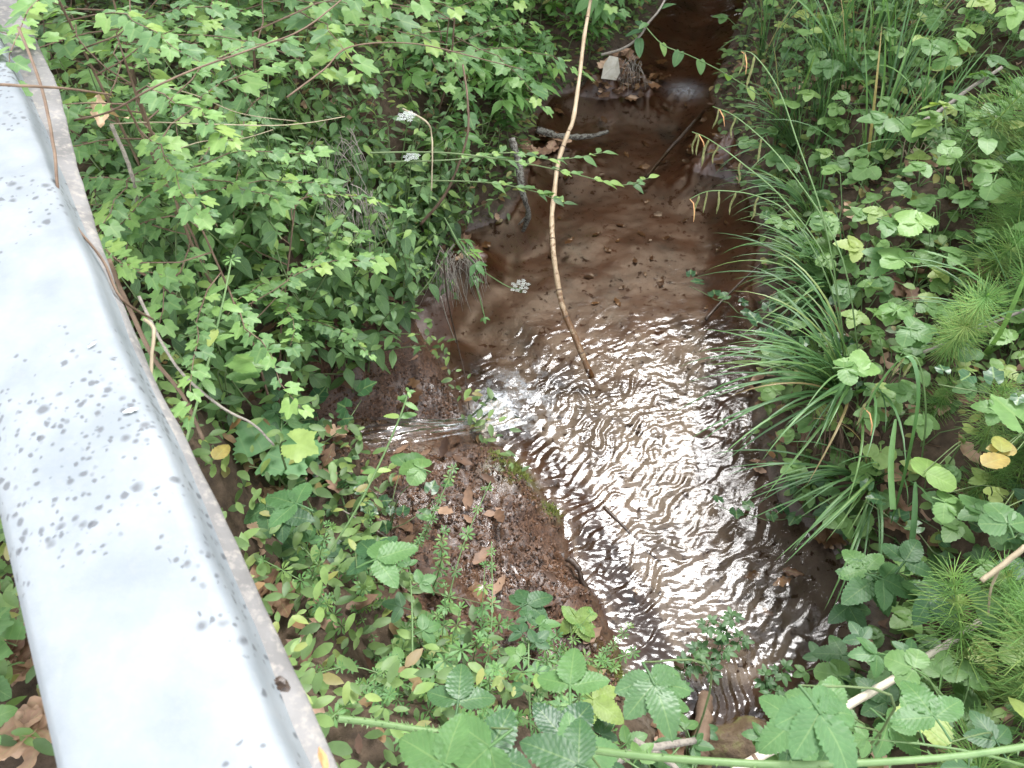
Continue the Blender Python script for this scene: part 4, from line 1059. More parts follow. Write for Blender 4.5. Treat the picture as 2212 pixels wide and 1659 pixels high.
tangle('dry_grass_tuft', 720, 310, .8, 30, .18, 'grey_twig', 'smaller beige dead grass tuft uphill of the hanging tangle', 'dead grass', .09, 2)
tangle('hanging_roots', 985, 560, .34, 60, .22, 'grey_twig', 'fine grey roots hanging from the bank over dark water', 'roots', .07, 3)
tangle('hanging_roots', 1815, 905, .3, 70, .2, 'twig', 'brown fibrous thatch hanging beneath the big sedge tussock', 'roots', .09, 4)
tangle('hanging_roots', 2010, 330, .6, 40, .16, 'straw', 'pale dry fibres around the grey stick on the sedge bank', 'roots', .12, 5)

# ================================================================== SINGLE PLANTS SEEN LARGE
def hero(name, basepx, leaves, label, cat, mat='bramble', stem='stem_dark', group=None, r0=.0022):
    """leaves: (px, py, leaflet size in px, azimuth, mesh)"""
    g_ = ground(*basepx); r = root(name, g_)
    tag(r, label, cat, group)
    for k, (px, py, size, az, me, L) in enumerate(leaves):
        gz = ground(px, py); tg = (CAM_H - gz.z) / -ray(px, py)[2]
        t = max(min(L * FPX / size, tg - .06), tg - (1.2 if py > 1400 and L > .075 else .42))
        p = at_t(px, py, t)
        if p.z < hgt(p.x, p.y) + .04: p = gz + Vector((0, 0, .06))
        d = Vector((math.sin(az), math.cos(az), 0))
        s = min(max(size * t / FPX / L, .8), 1.7)
        st = p - d * L * .9 * s - g_
        mid = Vector((st.x * .35, st.y * .35, st.z * .75))
        link('stem', MB().add(*tube(spline([(0, 0, 0), mid, st], 5), [r0 - r0 * .5 * i / 10 for i in range(11)], 5)).mesh('stem', stem), r)
        link('leaf', me, r, aim(st, az, U(-.15, .2), U(-.2, .2), s))
    return r
def HB(m, k): return BRA_HERO[m][k % 4]
hero('bramble_shoot', (1240, 1600), [(1232, 1440, 98, .05, HB('bramble', 0), .08)], 'bright trifoliate bramble leaf standing over the lower mud shelf', 'bramble')
hero('bramble_shoot', (1330, 1600), [(1305, 1535, 78, 2.3, HB('bramble_lime', 1), .08)], 'yellow-green bramble leaf under the bright trifoliate one', 'bramble')
hero('bramble_shoot', (1240, 1460), [(1258, 1335, 52, .6, HB('bramble_lime', 2), .07), (1250, 1365, 50, 2.6, HB('bramble_lime', 0), .07)], 'small yellow bramble sprig at the shelf and water meeting line', 'bramble')
hero('bramble_shoot', (1480, 1650), [(1432, 1525, 112, 2.8, HB('bramble_dark', 3), .08), (1440, 1490, 70, .5, HB('bramble', 1), .08)], 'dark five-part bramble leaf hanging out over the water by the stub', 'bramble', r0=.003)
hero('bramble_shoot', (930, 1640), [(995, 1475, 95, .1, HB('bramble_dark', 1), .08)], 'dark dull trifoliate bramble leaf above the cleavers', 'bramble')
hero('bramble_shoot', (900, 1700), [(905, 1620, 145, -1.1, HB('bramble', 2), .085), (1075, 1575, 130, .4, HB('bramble_dark', 0), .085), (1010, 1650, 135, -2.2, HB('bramble', 1), .085)], 'big bramble with broad leaves beside the rail foot', 'bramble', r0=.003)
hero('bramble_shoot', (1200, 1740), [(1190, 1630, 140, -1.2, HB('bramble', 0), .085), (1290, 1625, 125, 1.2, HB('bramble', 2), .085), (1240, 1555, 110, .6, HB('bramble_dark', 2), .08)], 'big bramble with broad pale leaves at the middle of the frame bottom', 'bramble', r0=.003)
hero('bramble_shoot', (1760, 1740), [(1810, 1600, 145, 2.7, HB('bramble', 3), .085), (1755, 1515, 105, -1.0, HB('bramble', 1), .085), (1690, 1585, 110, -2.2, HB('bramble', 0), .085)], 'glossy dark green bramble partly covering the thin cane', 'bramble', r0=.003)
hero('bramble_shoot', (2020, 1680), [(1990, 1500, 112, -.3, HB('bramble', 2), .085), (1890, 1500, 66, -.8, HB('bramble', 0), .075), (1950, 1590, 88, 2.4, HB('bramble', 1), .08)], 'pale bramble with pleated leaves beside the thin cane', 'bramble')
hero('bramble_shoot', (1960, 1500), [(1805, 1415, 50, -1.5, HB('bramble', 0), .065), (1815, 1470, 36, 2.8, HB('bramble', 1), .06)], 'small bramble runner reaching out over the dark pool', 'bramble', stem='twig')
hero('bramble_shoot', (1930, 1330), [(1860, 1215, 58, -.5, HB('bramble', 2), .065), (1870, 1270, 70, -2.2, HB('bramble', 3), .065), (1840, 1325, 52, 2.9, HB('bramble_dark', 1), .065), (1960, 1205, 60, .8, HB('bramble', 1), .065), (1925, 1260, 62, 2.0, HB('bramble', 0), .065)], 'leafy bramble on the edge of the dark undercut', 'bramble')
hero('bramble_shoot', (2080, 1380), [(2030, 1310, 72, 2.5, HB('bramble_dark', 0), .07), (2000, 1280, 60, -1.0, HB('bramble', 3), .07), (2130, 1300, 70, 1.3, HB('bramble', 2), .07)], 'bramble just above the upper end of the thin cane', 'bramble')
hero('bramble_shoot', (700, 1180), [(610, 1080, 85, -1.2, HB('bramble', 2), .08), (640, 1120, 70, 1.6, HB('bramble', 0), .08), (575, 1120, 70, 3.0, HB('bramble_dark', 1), .08)], 'bramble with wrinkled leaves beside the middle of the rail flange', 'bramble')
hero('bramble_shoot', (800, 1260), [(850, 1200, 90, 1.2, HB('bramble', 1), .08), (790, 1180, 80, -.8, HB('bramble_dark', 2), .08), (1160, 1290, 66, 1.0, HB('bramble', 3), .08)], 'bramble stretching over the inner mud shelf', 'bramble')
hero('nettle_sprig', (845, 1150), [(905, 985, 66, .7, BRO[1], .06), (880, 1008, 60, -1.3, BRO[3], .06)], 'light three-leaved sprig beside the inflow', 'sprig')
MAL = [one('leaf', lobed(.15, [(0, 1.0), (.8, .95), (-.8, .95), (1.6, .9), (-1.6, .85), (2.4, .6), (-2.4, .6)], .34, 70, .16, .08, seed=31 + k, wav=.07, teeth=.04, tip=1.3), 'mallow') for k in range(2)]
MALD = [one('leaf', lobed(.09, [(0, 1.0), (1.0, .9), (-1.0, .9), (2.1, .75), (-2.1, .75)], .35, 44, .15, .08, seed=41 + k, teeth=.04), 'broad') for k in range(2)]
hero('mallow_plant', (640, 1080), [(648, 905, 165, .6, MAL[0], .13), (600, 985, 100, -2.0, MAL[1], .13), (700, 985, 110, 2.0, MALD[0], .1)], 'big light green lobed plant between the rail and the inflow', 'plant', r0=.004)
hero('mallow_plant', (500, 900), [(505, 752, 105, -.9, MALD[0], .085), (580, 778, 98, 1.2, MALD[1], .085)], 'pair of dark lobed leaves on the weedy bank', 'plant')
hero('mallow_plant', (2170, 960), [(2140, 855, 110, -.4, MALD[1], .085)], 'single toothed lobed leaf above the yellow-tinged leaves', 'plant')
hero('bindweed_plant', (20, 1420), [(10, 1300, 110, .3, MALD[0], .085), (-40, 1360, 110, -1.2, MALD[1], .085)], 'lobed green leaf showing behind the rail at the frame edge', 'plant')
YL = [one('leaf', blade(.06, .05, 'ovate', 12, 1, .1, .1, .2, sd=k), 'yellowing') for k in range(2)]
YLL = one('leaf', blade(.06, .056, 'round', 10, 1, .06, .1, .1, sd=5), 'bramble_lime')
hero('yellow_weed', (2160, 1010), [(2165, 935, 62, .4, YL[0], .06), (2175, 985, 75, 1.2, YL[1], .06), (2140, 965, 60, -1.4, YL[0], .06)], 'yellow-tinged weed among the horsetails', 'weed')
hero('yellow_weed', (2030, 1030), [(2010, 985, 75, .5, YLL, .06), (2060, 1050, 70, 2.2, YLL, .06)], 'pale round blotched leaves near the yellow-tinged weed', 'weed')
hero('yellow_weed', (490, 1010), [(485, 960, 46, .3, YL[1], .05)], 'small round yellow-edged leaf beside the rail flange', 'weed')
hero('yellow_weed', (215, 250), [(240, 205, 62, 1.2, YL[0], .06), (215, 200, 40, -1, YL[1], .06)], 'bright yellow leaf above the wilted leaves', 'weed')
for k, (px, py, sz, lb) in enumerate(((1972, 700, 62, 'pale three-leaved weed in front of the plumed horsetail'), (1925, 545, 74, 'flat three-leaved weed uphill of the sedge'), (1855, 775, 64, 'three-leaved weed pressed against the big sedge tussock'),
                                      (1945, 660, 48, 'tiny lime three-leaved sprig above the pale one'), (1990, 255, 66, 'broad level-leaved weed below the leaning grey stick'), (1960, 470, 70, 'pale level-leaved weed over dead leaves on the sedge bank'), (2100, 1075, 70, 'round-leaved weed below the yellow-tinged ones'), (2160, 1105, 72, 'pale round-leaved weed at the frame edge below the yellow ones'))):
    hero('broad_weed', (px + 5, py + 70), [(px, py, sz, U(-1, 1), BRO[k % 4], .055), (px + U(-30, 30), py + 25, sz * .9, U(1.5, 4), BRO[(k + 1) % 4], .055)], lb, 'weed')
# the tall cleavers and nettle-like stems
def stem_plant(name, pts, r0, r1, parts, label, cat, smat='stem'):
    base = Vector(pts[0]); o = root(name, base); tag(o, label, cat)
    q = spline(pts, 6)
    link('stem', MB().add(*tube([p - base for p in q], [r0 + (r1 - r0) * i / (len(q) - 1) for i in range(len(q))], 6)).mesh('stem', smat), o)
    for pn_, me, t, az, pit, s in parts:
        p = q[min(int(t * (len(q) - 1)), len(q) - 1)] - base
        link(pn_, me, o, aim(p, az, pit, U(-.2, .2), s))
    return o
NET = [one('leaf', blade(.05, .028, 'ovate', 12, 1, .14, .15, .2, sd=k), 'broad') for k in range(2)]
stem_plant('hedge_nettle', px3((630, 1320, .5), (700, 1210, .55), (770, 1100, .6), (830, 980, .66), (868, 890, .72), (882, 845, .75)), .0035, .0022,
           [('leaf', NET[k % 2], t, az, -.1, s) for k, (t, az, s) in enumerate(((.55, 1.3, .8), (.55, -1.5, .8), (.78, 1.1, 1.0), (.78, -1.2, 1.0), (.88, 2.0, .8), (.88, -.6, .8), (.95, .6, .55), (.95, -1.8, .55), (1, 1.4, .4), (1, -.4, .4), (1, 2.8, .4)))],
           'tall light green stem slanting over the inflow with a leafy top', 'nettle')
stem_plant('hedge_nettle', px3((400, 960, .95), (440, 820, 1.0), (480, 660, 1.08), (500, 560, 1.12)), .0035, .0022,
           [('leaf', NET[k % 2], .3 + .07 * k, k * 2.4, 0, 1.0) for k in range(8)] + [('leaf_whorl', WHO[2], 1, 0, 0, 1.2)], 'tall weed stem rising between rail edge and weedy bank', 'weed')
for k, (a, b, c, lb) in enumerate((((620, 1480, .7), (760, 1440, .62), (900, 1490, .6), 'thick cleavers stem lying across the lower shelf weeds'), ((1020, 1540, .5), (1060, 1380, .5), (1062, 1170, .5), 'upright cleavers stem crossing the mud shelf middle'),
                                   ((650, 1600, .8), (740, 1530, .75), (860, 1420, .65), 'pale cleavers stem slanting up from the rail foot'), ((1130, 1420, .35), (1260, 1440, .33), (1380, 1405, .3), 'cleavers stem stretching out over the grey ripples'),
                                   ((960, 1330, .35), (1000, 1180, .42), (1060, 1040, .45), 'cleavers sprig standing nearest the moss on the mud edge'), ((860, 1240, .4), (930, 1120, .45), (985, 1000, .5), 'cleavers sprig standing beside the inflow mouth'))):
    stem_plant('cleavers_plant', px3(a, b, c), .002, .0013, [('leaf_whorl', WHO[random.randint(0, 2)], min(1, .1 + .15 * j + U(-.06, .06)), j, U(-.6, .6), U(.75, 1.45)) for j in range(7)], lb.replace('nearest', 'next to'), 'cleavers')

# thorny green canes along the frame bottom
def thorny(pts, r0, r1, label, seed):
    q = spline(pts, 8); base = q[0]; n = len(q); r_ = random.Random(seed)
    o = root('thorny_cane', base); tag(o, label, 'bramble cane')
    link('stem', MB().add(*tube([p - base for p in q], [r0 + (r1 - r0) * i / (n - 1) for i in range(n)], 8)).mesh('stem', 'stem'), o)
    for k in range(34):
        i = min(int(k / 34 * (n - 1)), n - 2); p = q[i].lerp(q[i + 1], r_.random()) - base; a = r_.uniform(0, 6.28)
        t = (q[i + 1] - q[i]).normalized(); u = Vector((0, .5, .85)); s_ = (u * math.cos(a) + t.cross(u) * math.sin(a)).normalized()
        link('thorn', MB().add([p + s_ * r0 * .8 + t * .0022, p + s_ * r0 * .8 - t * .0022, p + s_ * r0 * .8 + t.cross(s_) * .0018, p + s_ * (r0 + .0065) - t * .002], [(0, 2, 3), (2, 1, 3), (1, 0, 3)]).mesh('thorn', 'stem', False), o)
    return o
thorny(px3((1230, 1612, 1.1), (1340, 1628, 1.12), (1500, 1642, 1.14), (1700, 1652, 1.15), (1900, 1646, 1.15), (2080, 1632, 1.15), (2240, 1608, 1.15)), .0058, .0048, 'long thorny green cane running along the frame bottom', 1)
thorny(px3((730, 1552, 1.0), (800, 1560, .98), (900, 1575, .95), (1010, 1588, .92)), .0062, .005, 'short thick thorny cane crossing beside the rail foot', 2)

# overhanging leafy branches at the top
OVA = [one('leaf', blade(.085, .05, 'ovate', 14, 1, .06, .18, .2, sd=k), 'bramble') for k in range(2)]
HEA = [one('leaf', blade(.06, .055, 'heart', 8, fold=.15, curl=.25, sd=k), 'broad') for k in range(2)]
ob = stem_plant('overhanging_branch', px3((1300, 118, .45), (1345, 105, .5), (1380, 80, .56), (1400, 50, .62), (1425, 20, .68), (1450, -30, .74)), .007, .0045,
                [('leaf', OVA[k % 2], t, az, pit, s) for k, (t, az, pit, s) in enumerate(((.42, PI, -.5, 1.15), (.5, -1.7, -.1, 1.05), (.55, -.6, .2, .9), (.62, -2.4, .1, .8), (.8, 1.0, .2, 1.15), (.9, -1, 0, .9)))],
                'grey branch with fresh oval leaves hanging over the far water', 'branch', 'grey_twig')
stem_plant('bindweed_vine', px3((1385, 45, .62), (1430, 95, .6), (1490, 120, .6), (1560, 155, .62), (1640, 205, .64)), .0026, .002,
           [('leaf', HEA[k % 2], t, az, -.7, s) for k, (t, az, s) in enumerate(((.25, 2.6, .9), (.45, -2.6, 1.1), (.6, 2.9, 1.0), (.8, .4, .8), (.95, 2.3, .9)))], 'green vine with heart-shaped leaves strung across the far water', 'vine')
for k, (pts, lb) in enumerate(((px3((800, 330, .9), (960, 330, .85), (1120, 350, .78), (1250, 378, .66), (1340, 400, .58), (1400, 385, .55)), 'slim leafy twig reaching past the cane over the brown water'),
                               (px3((830, 350, .85), (980, 345, .82), (1100, 330, .76), (1200, 345, .7), (1300, 330, .64)), 'leafy twig crossing the cane just below its kink'),
                               (px3((930, 390, .7), (1060, 395, .62), (1160, 415, .56), (1215, 440, .52)), 'short leafy twig over the grey hanging branch'))):
    stem_plant('leafy_twig', pts, .003, .0014, [('leaf', [PEL[j % 4], ELD[j % 4], IVY[0]][0] if j % 3 else MAP[j % 3], .3 + .7 * j / 17, (1.2 if j % 2 else 2.0) + U(-.3, .3) if j % 4 else .3, U(-.25, .1), (.055 if j % 3 else .75) * U(.8, 1.2)) for j in range(18)], lb, 'twig', 'stem_dark')

# white umbels
def umbel(name, head, stalk, leaves, label, R_=.035, nu=13):
    base = stalk[0]; o = root(name, base); tag(o, label, 'flower')
    q = spline(stalk, 5)
    link('stem', MB().add(*tube([p - base for p in q], .0022, 5)).mesh('stem', 'stem'), o)
    c = head - base; b, rays = MB(), MB(); r_ = random.Random(len(label))
    for k in range(nu):
        rr = R_ * math.sqrt((k + .5) / nu); a = k * 2.4; p = c + Vector((math.cos(a) * rr, math.sin(a) * rr, .012 - rr * rr * 6))
        rays.add(*tube([c - Vector((0, 0, .025)), c.lerp(p, .6) - Vector((0, 0, .008)), p], .0005, 3))
        for j in range(15):
            a2 = j * 2.4; r2 = .0085 * math.sqrt((j + .5) / 15); e = p + Vector((math.cos(a2) * r2, math.sin(a2) * r2, .002 + r_.uniform(0, .002))); s = .0019
            b.add([e + Vector(d) * s for d in ((1, 0, 0), (0, 1, 0), (-1, 0, 0), (0, -1, 0), (0, 0, .7))], [(0, 1, 4), (1, 2, 4), (2, 3, 4), (3, 0, 4)])
    link('flower_head', b.mesh('flower_head', 'petal', False), o); link('ray', rays.mesh('ray', 'stem'), o)
    for t, az, s in leaves:
        link('leaf', ELD[int(t * 10) % 4], o, aim(q[int(t * (len(q) - 1))] - base, az, -.2, 0, s))
    return o
umbel('white_umbel', at(1125, 622, .3), px3((960, 470, .5), (1000, 540, .45), (1030, 575, .4), (1065, 600, .34), (1100, 620, .3), (1124, 624, .278)), [(.25, .9, .7), (.3, 2.4, .8), (.55, -.6, .6)], 'white umbel flower leaning out over the brown water', .036)
umbel('white_umbel', at(880, 258, .95), px3((860, 380, .6), (872, 320, .75), (880, 262, .925)), [], 'upper white umbel among the leaves uphill', .028)
umbel('white_umbel', at(888, 345, .85), px3((880, 440, .55), (885, 390, .7), (888, 349, .825)), [], 'lower white umbel among the leaves beside the whitish stem', .024, 9)
stem_plant('umbel_stem', px3((965, 480, .42), (985, 520, .36), (1012, 570, .28), (1035, 640, .17), (1048, 690, .1)), .0042, .0028, [('leaf', ELD[k], t, az, -.2, s) for k, (t, az, s) in enumerate(((.25, 1.2, .8), (.3, 1.7, .7), (.62, 2.7, .6), (.95, 3.0, .4)))], 'light green broken stem hanging to the brown water by the white umbel', 'stem')

# drooping flower stalks of the sedge
def spike_mesh(L, r, seed):
    r_ = random.Random(seed); n = 12
    pts = [(0.004 * math.sin(i * .5 + seed), 0, -L * i / n) for i in range(n + 1)]
    return one('flower_spike', tube(pts, [max(.0008, r * min(1, i / 1.5 + .2) * (1 - max(0, i - 9) / 4) * r_.uniform(.8, 1.2)) for i in range(n + 1)], 6), 'spike')
SPK = [spike_mesh(.085, .0034, k) for k in range(3)]
MALE = one('flower_spike', tube([(0, 0, 0), (.012, -.02, 0), (.018, -.045, -.015), (.02, -.06, -.04)], [.001, .002, .002, .0006], 5), 'seed')
ss_ = root('sedge_flower_stalks', ground(1830, 840)); tag(ss_, 'flowering sedge with drooping green spikes over the water', 'sedge'); sb = ss_.location
for pts, hang in ((((1835, 840, .3), (1800, 640, .6), (1720, 480, .8), (1640, 425, .86), (1540, 412, .86), (1490, 430, .82)), (.62, .7, .78, .86, .93)),
                  (((1830, 840, .3), (1800, 600, .7), (1700, 440, .9), (1600, 350, .98), (1530, 300, .98), (1495, 285, .95)), (.6, .74, .82, .9, .96)),
                  (((1835, 830, .3), (1790, 520, .8), (1720, 300, 1.05), (1680, 190, 1.15), (1630, 120, 1.2), (1600, 110, 1.18)), (.8, .92)),
                  (((1860, 830, .35), (1820, 560, .75), (1700, 360, .95), (1600, 260, 1.0), (1540, 230, .98)), (.66, .8, .93)),
                  (((1990, 1000, .45), (2000, 900, .7), (1990, 800, .86), (1965, 768, .9), (1920, 800, .84), (1865, 880, .72)), (.55, .68, .9, .97))):
    q = spline(px3(*pts), 6); n = len(q)
    link('stalk', MB().add(*tube([p - sb for p in q], [.0026 - .0014 * i / n for i in range(n)], 5)).mesh('stalk', 'stem'), ss_)
    for k, t in enumerate(hang):
        link('flower_spike', SPK[k % 3], ss_, TRS(q[int(t * (n - 1))] - sb, (U(-.12, .12), U(-.12, .12), U(0, 6)), U(.8, 1.2)))
    link('flower_spike', MALE, ss_, TRS(q[-1] - sb, (0, 0, U(-.5, .5)), 1.0))
# the folded blade beside them
fb = px3((1925, 1130, .4), (1960, 1000, .6), (1985, 850, .85), (1962, 768, .93), (1900, 830, .85), (1850, 930, .72))
q = spline(fb, 6); v, uv = [], []
for i, p in enumerate(q):
    w = .006 * min(1, i / 4 + .3) * (1 - (i / len(q)) ** 4)
    for c in (-1, 0, 1): v.append(tuple(p - q[0] + Vector((c * w, c * w * .5, -abs(c) * .002)))); uv.append((.5 + c * .5, i / len(q)))
o = link('folded_blade', one('folded_blade', (v, grid_faces(len(q), 3), uv), 'sedge'), None, Matrix.Translation(q[0])); tag(o, 'long sedge blade folded sharply over beside the big tussock', 'sedge')
for k, (pts, lb) in enumerate((((px3((1930, 1100, .5), (1925, 1000, .55), (1935, 905, .6))), 'stiff broad blade standing alone below the folded one'), ((px3((1960, 1240, .4), (1975, 1130, .5), (1978, 1040, .56))), 'pale flat blade rising from the brambles by the undercut'), ((px3((2100, 790, .5), (2160, 720, .7), (2230, 560, .95))), 'broad flag leaf slanting past the plumed horsetail'), ((px3((2110, 780, .5), (2170, 740, .62), (2240, 690, .7))), 'broad flag leaf slanting low past the plumed horsetail'))):
    q = spline(pts, 6); v, uv = [], []
    for i, p in enumerate(q):
        w = .0085 * (1 - (i / len(q)) ** 5)
        for c in (-1, 0, 1): v.append(tuple(p - q[0] + Vector((c * w, 0, -abs(c) * .002)))); uv.append((.5 + c * .5, i / len(q)))
    o = link('flag_leaf', one('flag_leaf', (v, grid_faces(len(q), 3), uv), 'sedge'), None, Matrix.Translation(q[0])); tag(o, lb, 'sedge')
# the plumed horsetail leaning at the frame edge
for k, (b0, tip, z1, lb) in enumerate((((2060, 730), (2135, 635), 1.0, 'plumed horsetail leaning with a bright bushy top'), ((2030, 770), (2090, 700), .85, 'second plumed horsetail tucked under the bright one'))):
    g_ = ground(*b0); t_ = at(*tip, z1); d = t_ - g_; L = d.length
    o = root('horsetail', g_); tag(o, lb, 'horsetail'); rot = Vector((0, 0, 1)).rotation_difference(d.normalized()).to_matrix().to_4x4()
    link('stem', stem_mesh([(0, 0, 0), d * .5, d], .0035, .002, 'horsetail'), o)
    for j in range(20):
        tt = .2 + .8 * j / 20
        link('branch_whorl', HOR[1 if tt < .85 else 0], o, Matrix.Translation(d * tt) @ rot @ Matrix.Rotation(j * .6, 4, 'Z'))

# plants standing in the water at the bottom
WP = [compound('water_plant', 5, .028, .017, 'ovate', 6, 0, .5, 1.1, sd=90 + k) for k in range(2)]
def water_plant(spots, label):
    c = at(spots[0][0], spots[0][1], -.02); o = root('water_plant', c); tag(o, label, 'water plant')
    for k, (px, py, z) in enumerate(spots):
        p = at(px, py, z) - c
        link('stem', stem_mesh([(p.x * .7, p.y * .7, -.03), (p.x * .9, p.y * .9, p.z * .6), p], .0016, .0012, 'stem', 4), o)
        for j in range(3): link('leaf', WP[(k + j) % 2], o, aim(p - Vector((0, 0, .012 * j)), k + j * 2.1, .15, 0, U(.8, 1.2)))
water_plant([(1560, 1400, .05), (1530, 1345, .08), (1585, 1330, .1), (1510, 1400, .05), (1565, 1365, .07), (1540, 1440, .03), (1600, 1380, .05)], 'leafy water plant clump in the ripples above the stub')
water_plant([(1655, 1465, .06), (1690, 1445, .06), (1670, 1490, .05)], 'small water plant standing alone in brown water')
water_plant([(1690, 1520, .06), (1715, 1535, .05)], 'tiny water plant by the mossy rock')
water_plant([(1480, 1440, .02), (1500, 1430, .02), (1465, 1480, .03)], 'low water plant with brown stems beside the grey ripples')

def boulder(name, p, r, sq, mat, seed, label, cat, rz=0, amp=.16):
    v, nu, nv = [], 40, 26
    for i_ in range(nv + 1):
        th = PI * i_ / nv
        for k_ in range(nu):
            a_ = 2 * PI * k_ / nu; x_, y_, z_ = math.sin(th) * math.cos(a_), math.sin(th) * math.sin(a_), math.cos(th)
            v.append((x_, y_, z_))
    a_ = np.array(v); d_ = 1 + amp * fbm(a_[:, 0] * 2 + seed, a_[:, 1] * 2 + a_[:, 2] * 1.7, seed, 5)
    a_ = a_ * d_[:, None] * np.array(sq) * r
    f_ = [(i_ * nu + k_, (i_ + 1) * nu + k_, (i_ + 1) * nu + (k_ + 1) % nu, i_ * nu + (k_ + 1) % nu) for i_ in range(nv) for k_ in range(nu)]
    o = link(name, MB().add(a_, f_).mesh(name, mat), None, TRS(p, (0, 0, rz))); tag(o, label, cat); return o
boulder('mossy_rock', at(1605, 1612, -.03), .12, (1.05, .6, .6), 'rock', 3, 'rounded brown mossy rock at the water edge by the stub', 'rock', .1)
boulder('flat_stone', at(1450, 1640, .0), .09, (1.2, .7, .4), 'rock', 4, 'flat brown stone under the grey sticks', 'stone')
# white scrap of bark on the heap
c = at(1318, 150, .16); b = MB()
v = [(-.06, -.03, -.05), (.045, -.035, -.06), (.07, .0, -.02), (.05, .02, .075), (-.01, .025, .085), (-.045, .01, .03), (.0, -.012, .01), (.03, -.005, .02)]
b.add([tuple(x * .8 for x in p) for p in v], [(0, 1, 7, 6), (1, 2, 7), (2, 3, 7), (3, 4, 6, 7), (4, 5, 6), (5, 0, 6)])
me = b.mesh('white_scrap', 'scrap', False); o = link('white_scrap', me, None, Matrix.Translation(c)); tag(o, 'whitish folded scrap stuck on the dead leaf heap in the stream', 'scrap')
so = o.modifiers.new('thick', 'SOLIDIFY'); so.thickness = .006
tangle('twig_heap', 1365, 140, .2, 26, .16, 'grey_twig', 'spray of fine grey twigs standing on the dead leaf heap', 'twigs', .05, 8)

# ================================================================== DEAD LEAVES
def dead(px, py, me, rz=0, s=1.0, lift=.012, tilt=(0, 0), label=None, z=None):
    g_ = at(px, py, z) if z is not None else ground(px, py)
    o = link('dead_leaf', me, None, TRS(g_ + Vector((0, 0, lift)), (tilt[0], tilt[1], rz), s)); o['category'] = 'dead leaf'; o['group'] = 'dead leaves'
    if label: o['label'] = label
    else: REPEATS.append((o, 'brown dead leaf' if me in OAK else 'dark sodden leaf', g_))
    return o
dead(90, 1560, OAK[0], 2.2, 1.45, .03, label='large orange-brown dead leaf behind the rail foot')
dead(845, 568, OAK[2], .6, 1.1, .2, (.5, .2), label='tan curled oak leaf caught in the weeds over dark water')
dead(215, 245, OAK[2], .4, .75, .0, (.6, .3), 'wilted pinkish leaf cluster beside the rail', 1.35)
dead(250, 250, OAK[1], 1.4, .7, .0, (.2, .9), 'pale wilted leaf hanging next to the pinkish cluster', 1.34)
dead(1305, 262, SOD[0], .3, .9, .01, z=-.05)
for k, (a, b, c_, n, lib, lift) in enumerate(((60, 1420, 60, 16, OAK, .02), (80, 1600, 60, 8, OAK, .02), (1170, 315, 60, 16, OAK, .015), (1320, 190, 45, 34, SOD + OAK[:1], .03), (1390, 180, 35, 26, SOD + OAK[3:4], .03), (1340, 160, 30, 12, OAK, .05), (600, 1070, 60, 9, OAK, .02), (700, 1000, 50, 6, OAK, .03),
                                             (590, 1290, 50, 7, OAK, .02), (1000, 540, 40, 8, SOD + OAK, .015), (1900, 600, 130, 14, OAK, .03), (1850, 200, 130, 12, OAK, .03), (2080, 650, 90, 10, OAK, .03), (1950, 1090, 90, 12, OAK, .025), (2060, 900, 90, 9, OAK, .025),
                                             (1420, 1600, 50, 6, OAK, .03), (1790, 1150, 60, 8, SOD, .012), (1530, 350, 60, 9, SOD, .012), (1080, 1300, 130, 4, SOD, .006), (880, 860, 50, 4, SOD, .006), (740, 260, 60, 5, OAK, .03), (960, 280, 90, 7, OAK, .03), (1280, 90, 60, 6, OAK, .02), (2120, 420, 60, 5, OAK, .03))):
    r_ = random.Random(1000 + k)
    for j in range(n):
        px, py = a + r_.gauss(0, c_ * .6), b + r_.gauss(0, c_ * .55)
        dead(px, py, r_.choice(lib), r_.uniform(0, 6.28), r_.uniform(.75, 1.2), lift + r_.uniform(0, .02), (r_.uniform(-.35, .35), r_.uniform(-.35, .35)))
for k, (px, py, lb) in enumerate(((1690, 1255, 'olive leaf lying under shallow water by the undercut'), (1625, 1243, 'brown leaf under shallow water at the ripple edge'), (1650, 1320, 'broad faded leaf sunk under the clear brown water'), (1715, 1235, 'reddish leaf floating by the dark undercut'),
                                  (1230, 520, 'pale leaf pair sunk beside the cane'), (1375, 1265, 'tan leaf drifting where grey ripples turn'))):
    dead(px, py, SOD[k % 2] if k % 3 else OAK[3], U(0, 6), .8, 0, (0, 0), lb, -.025 if k != 3 else .004)

r_ = random.Random(77)
for j in range(46):
    px, py = r_.uniform(1180, 1580), r_.uniform(220, 680)
    g_ = ground(px, py)
    if g_.z > -.01: continue
    dead(px, py, r_.choice(SOD), r_.uniform(0, 6.28), r_.uniform(.4, .9), .004, (r_.uniform(-.15, .15), r_.uniform(-.15, .15)))
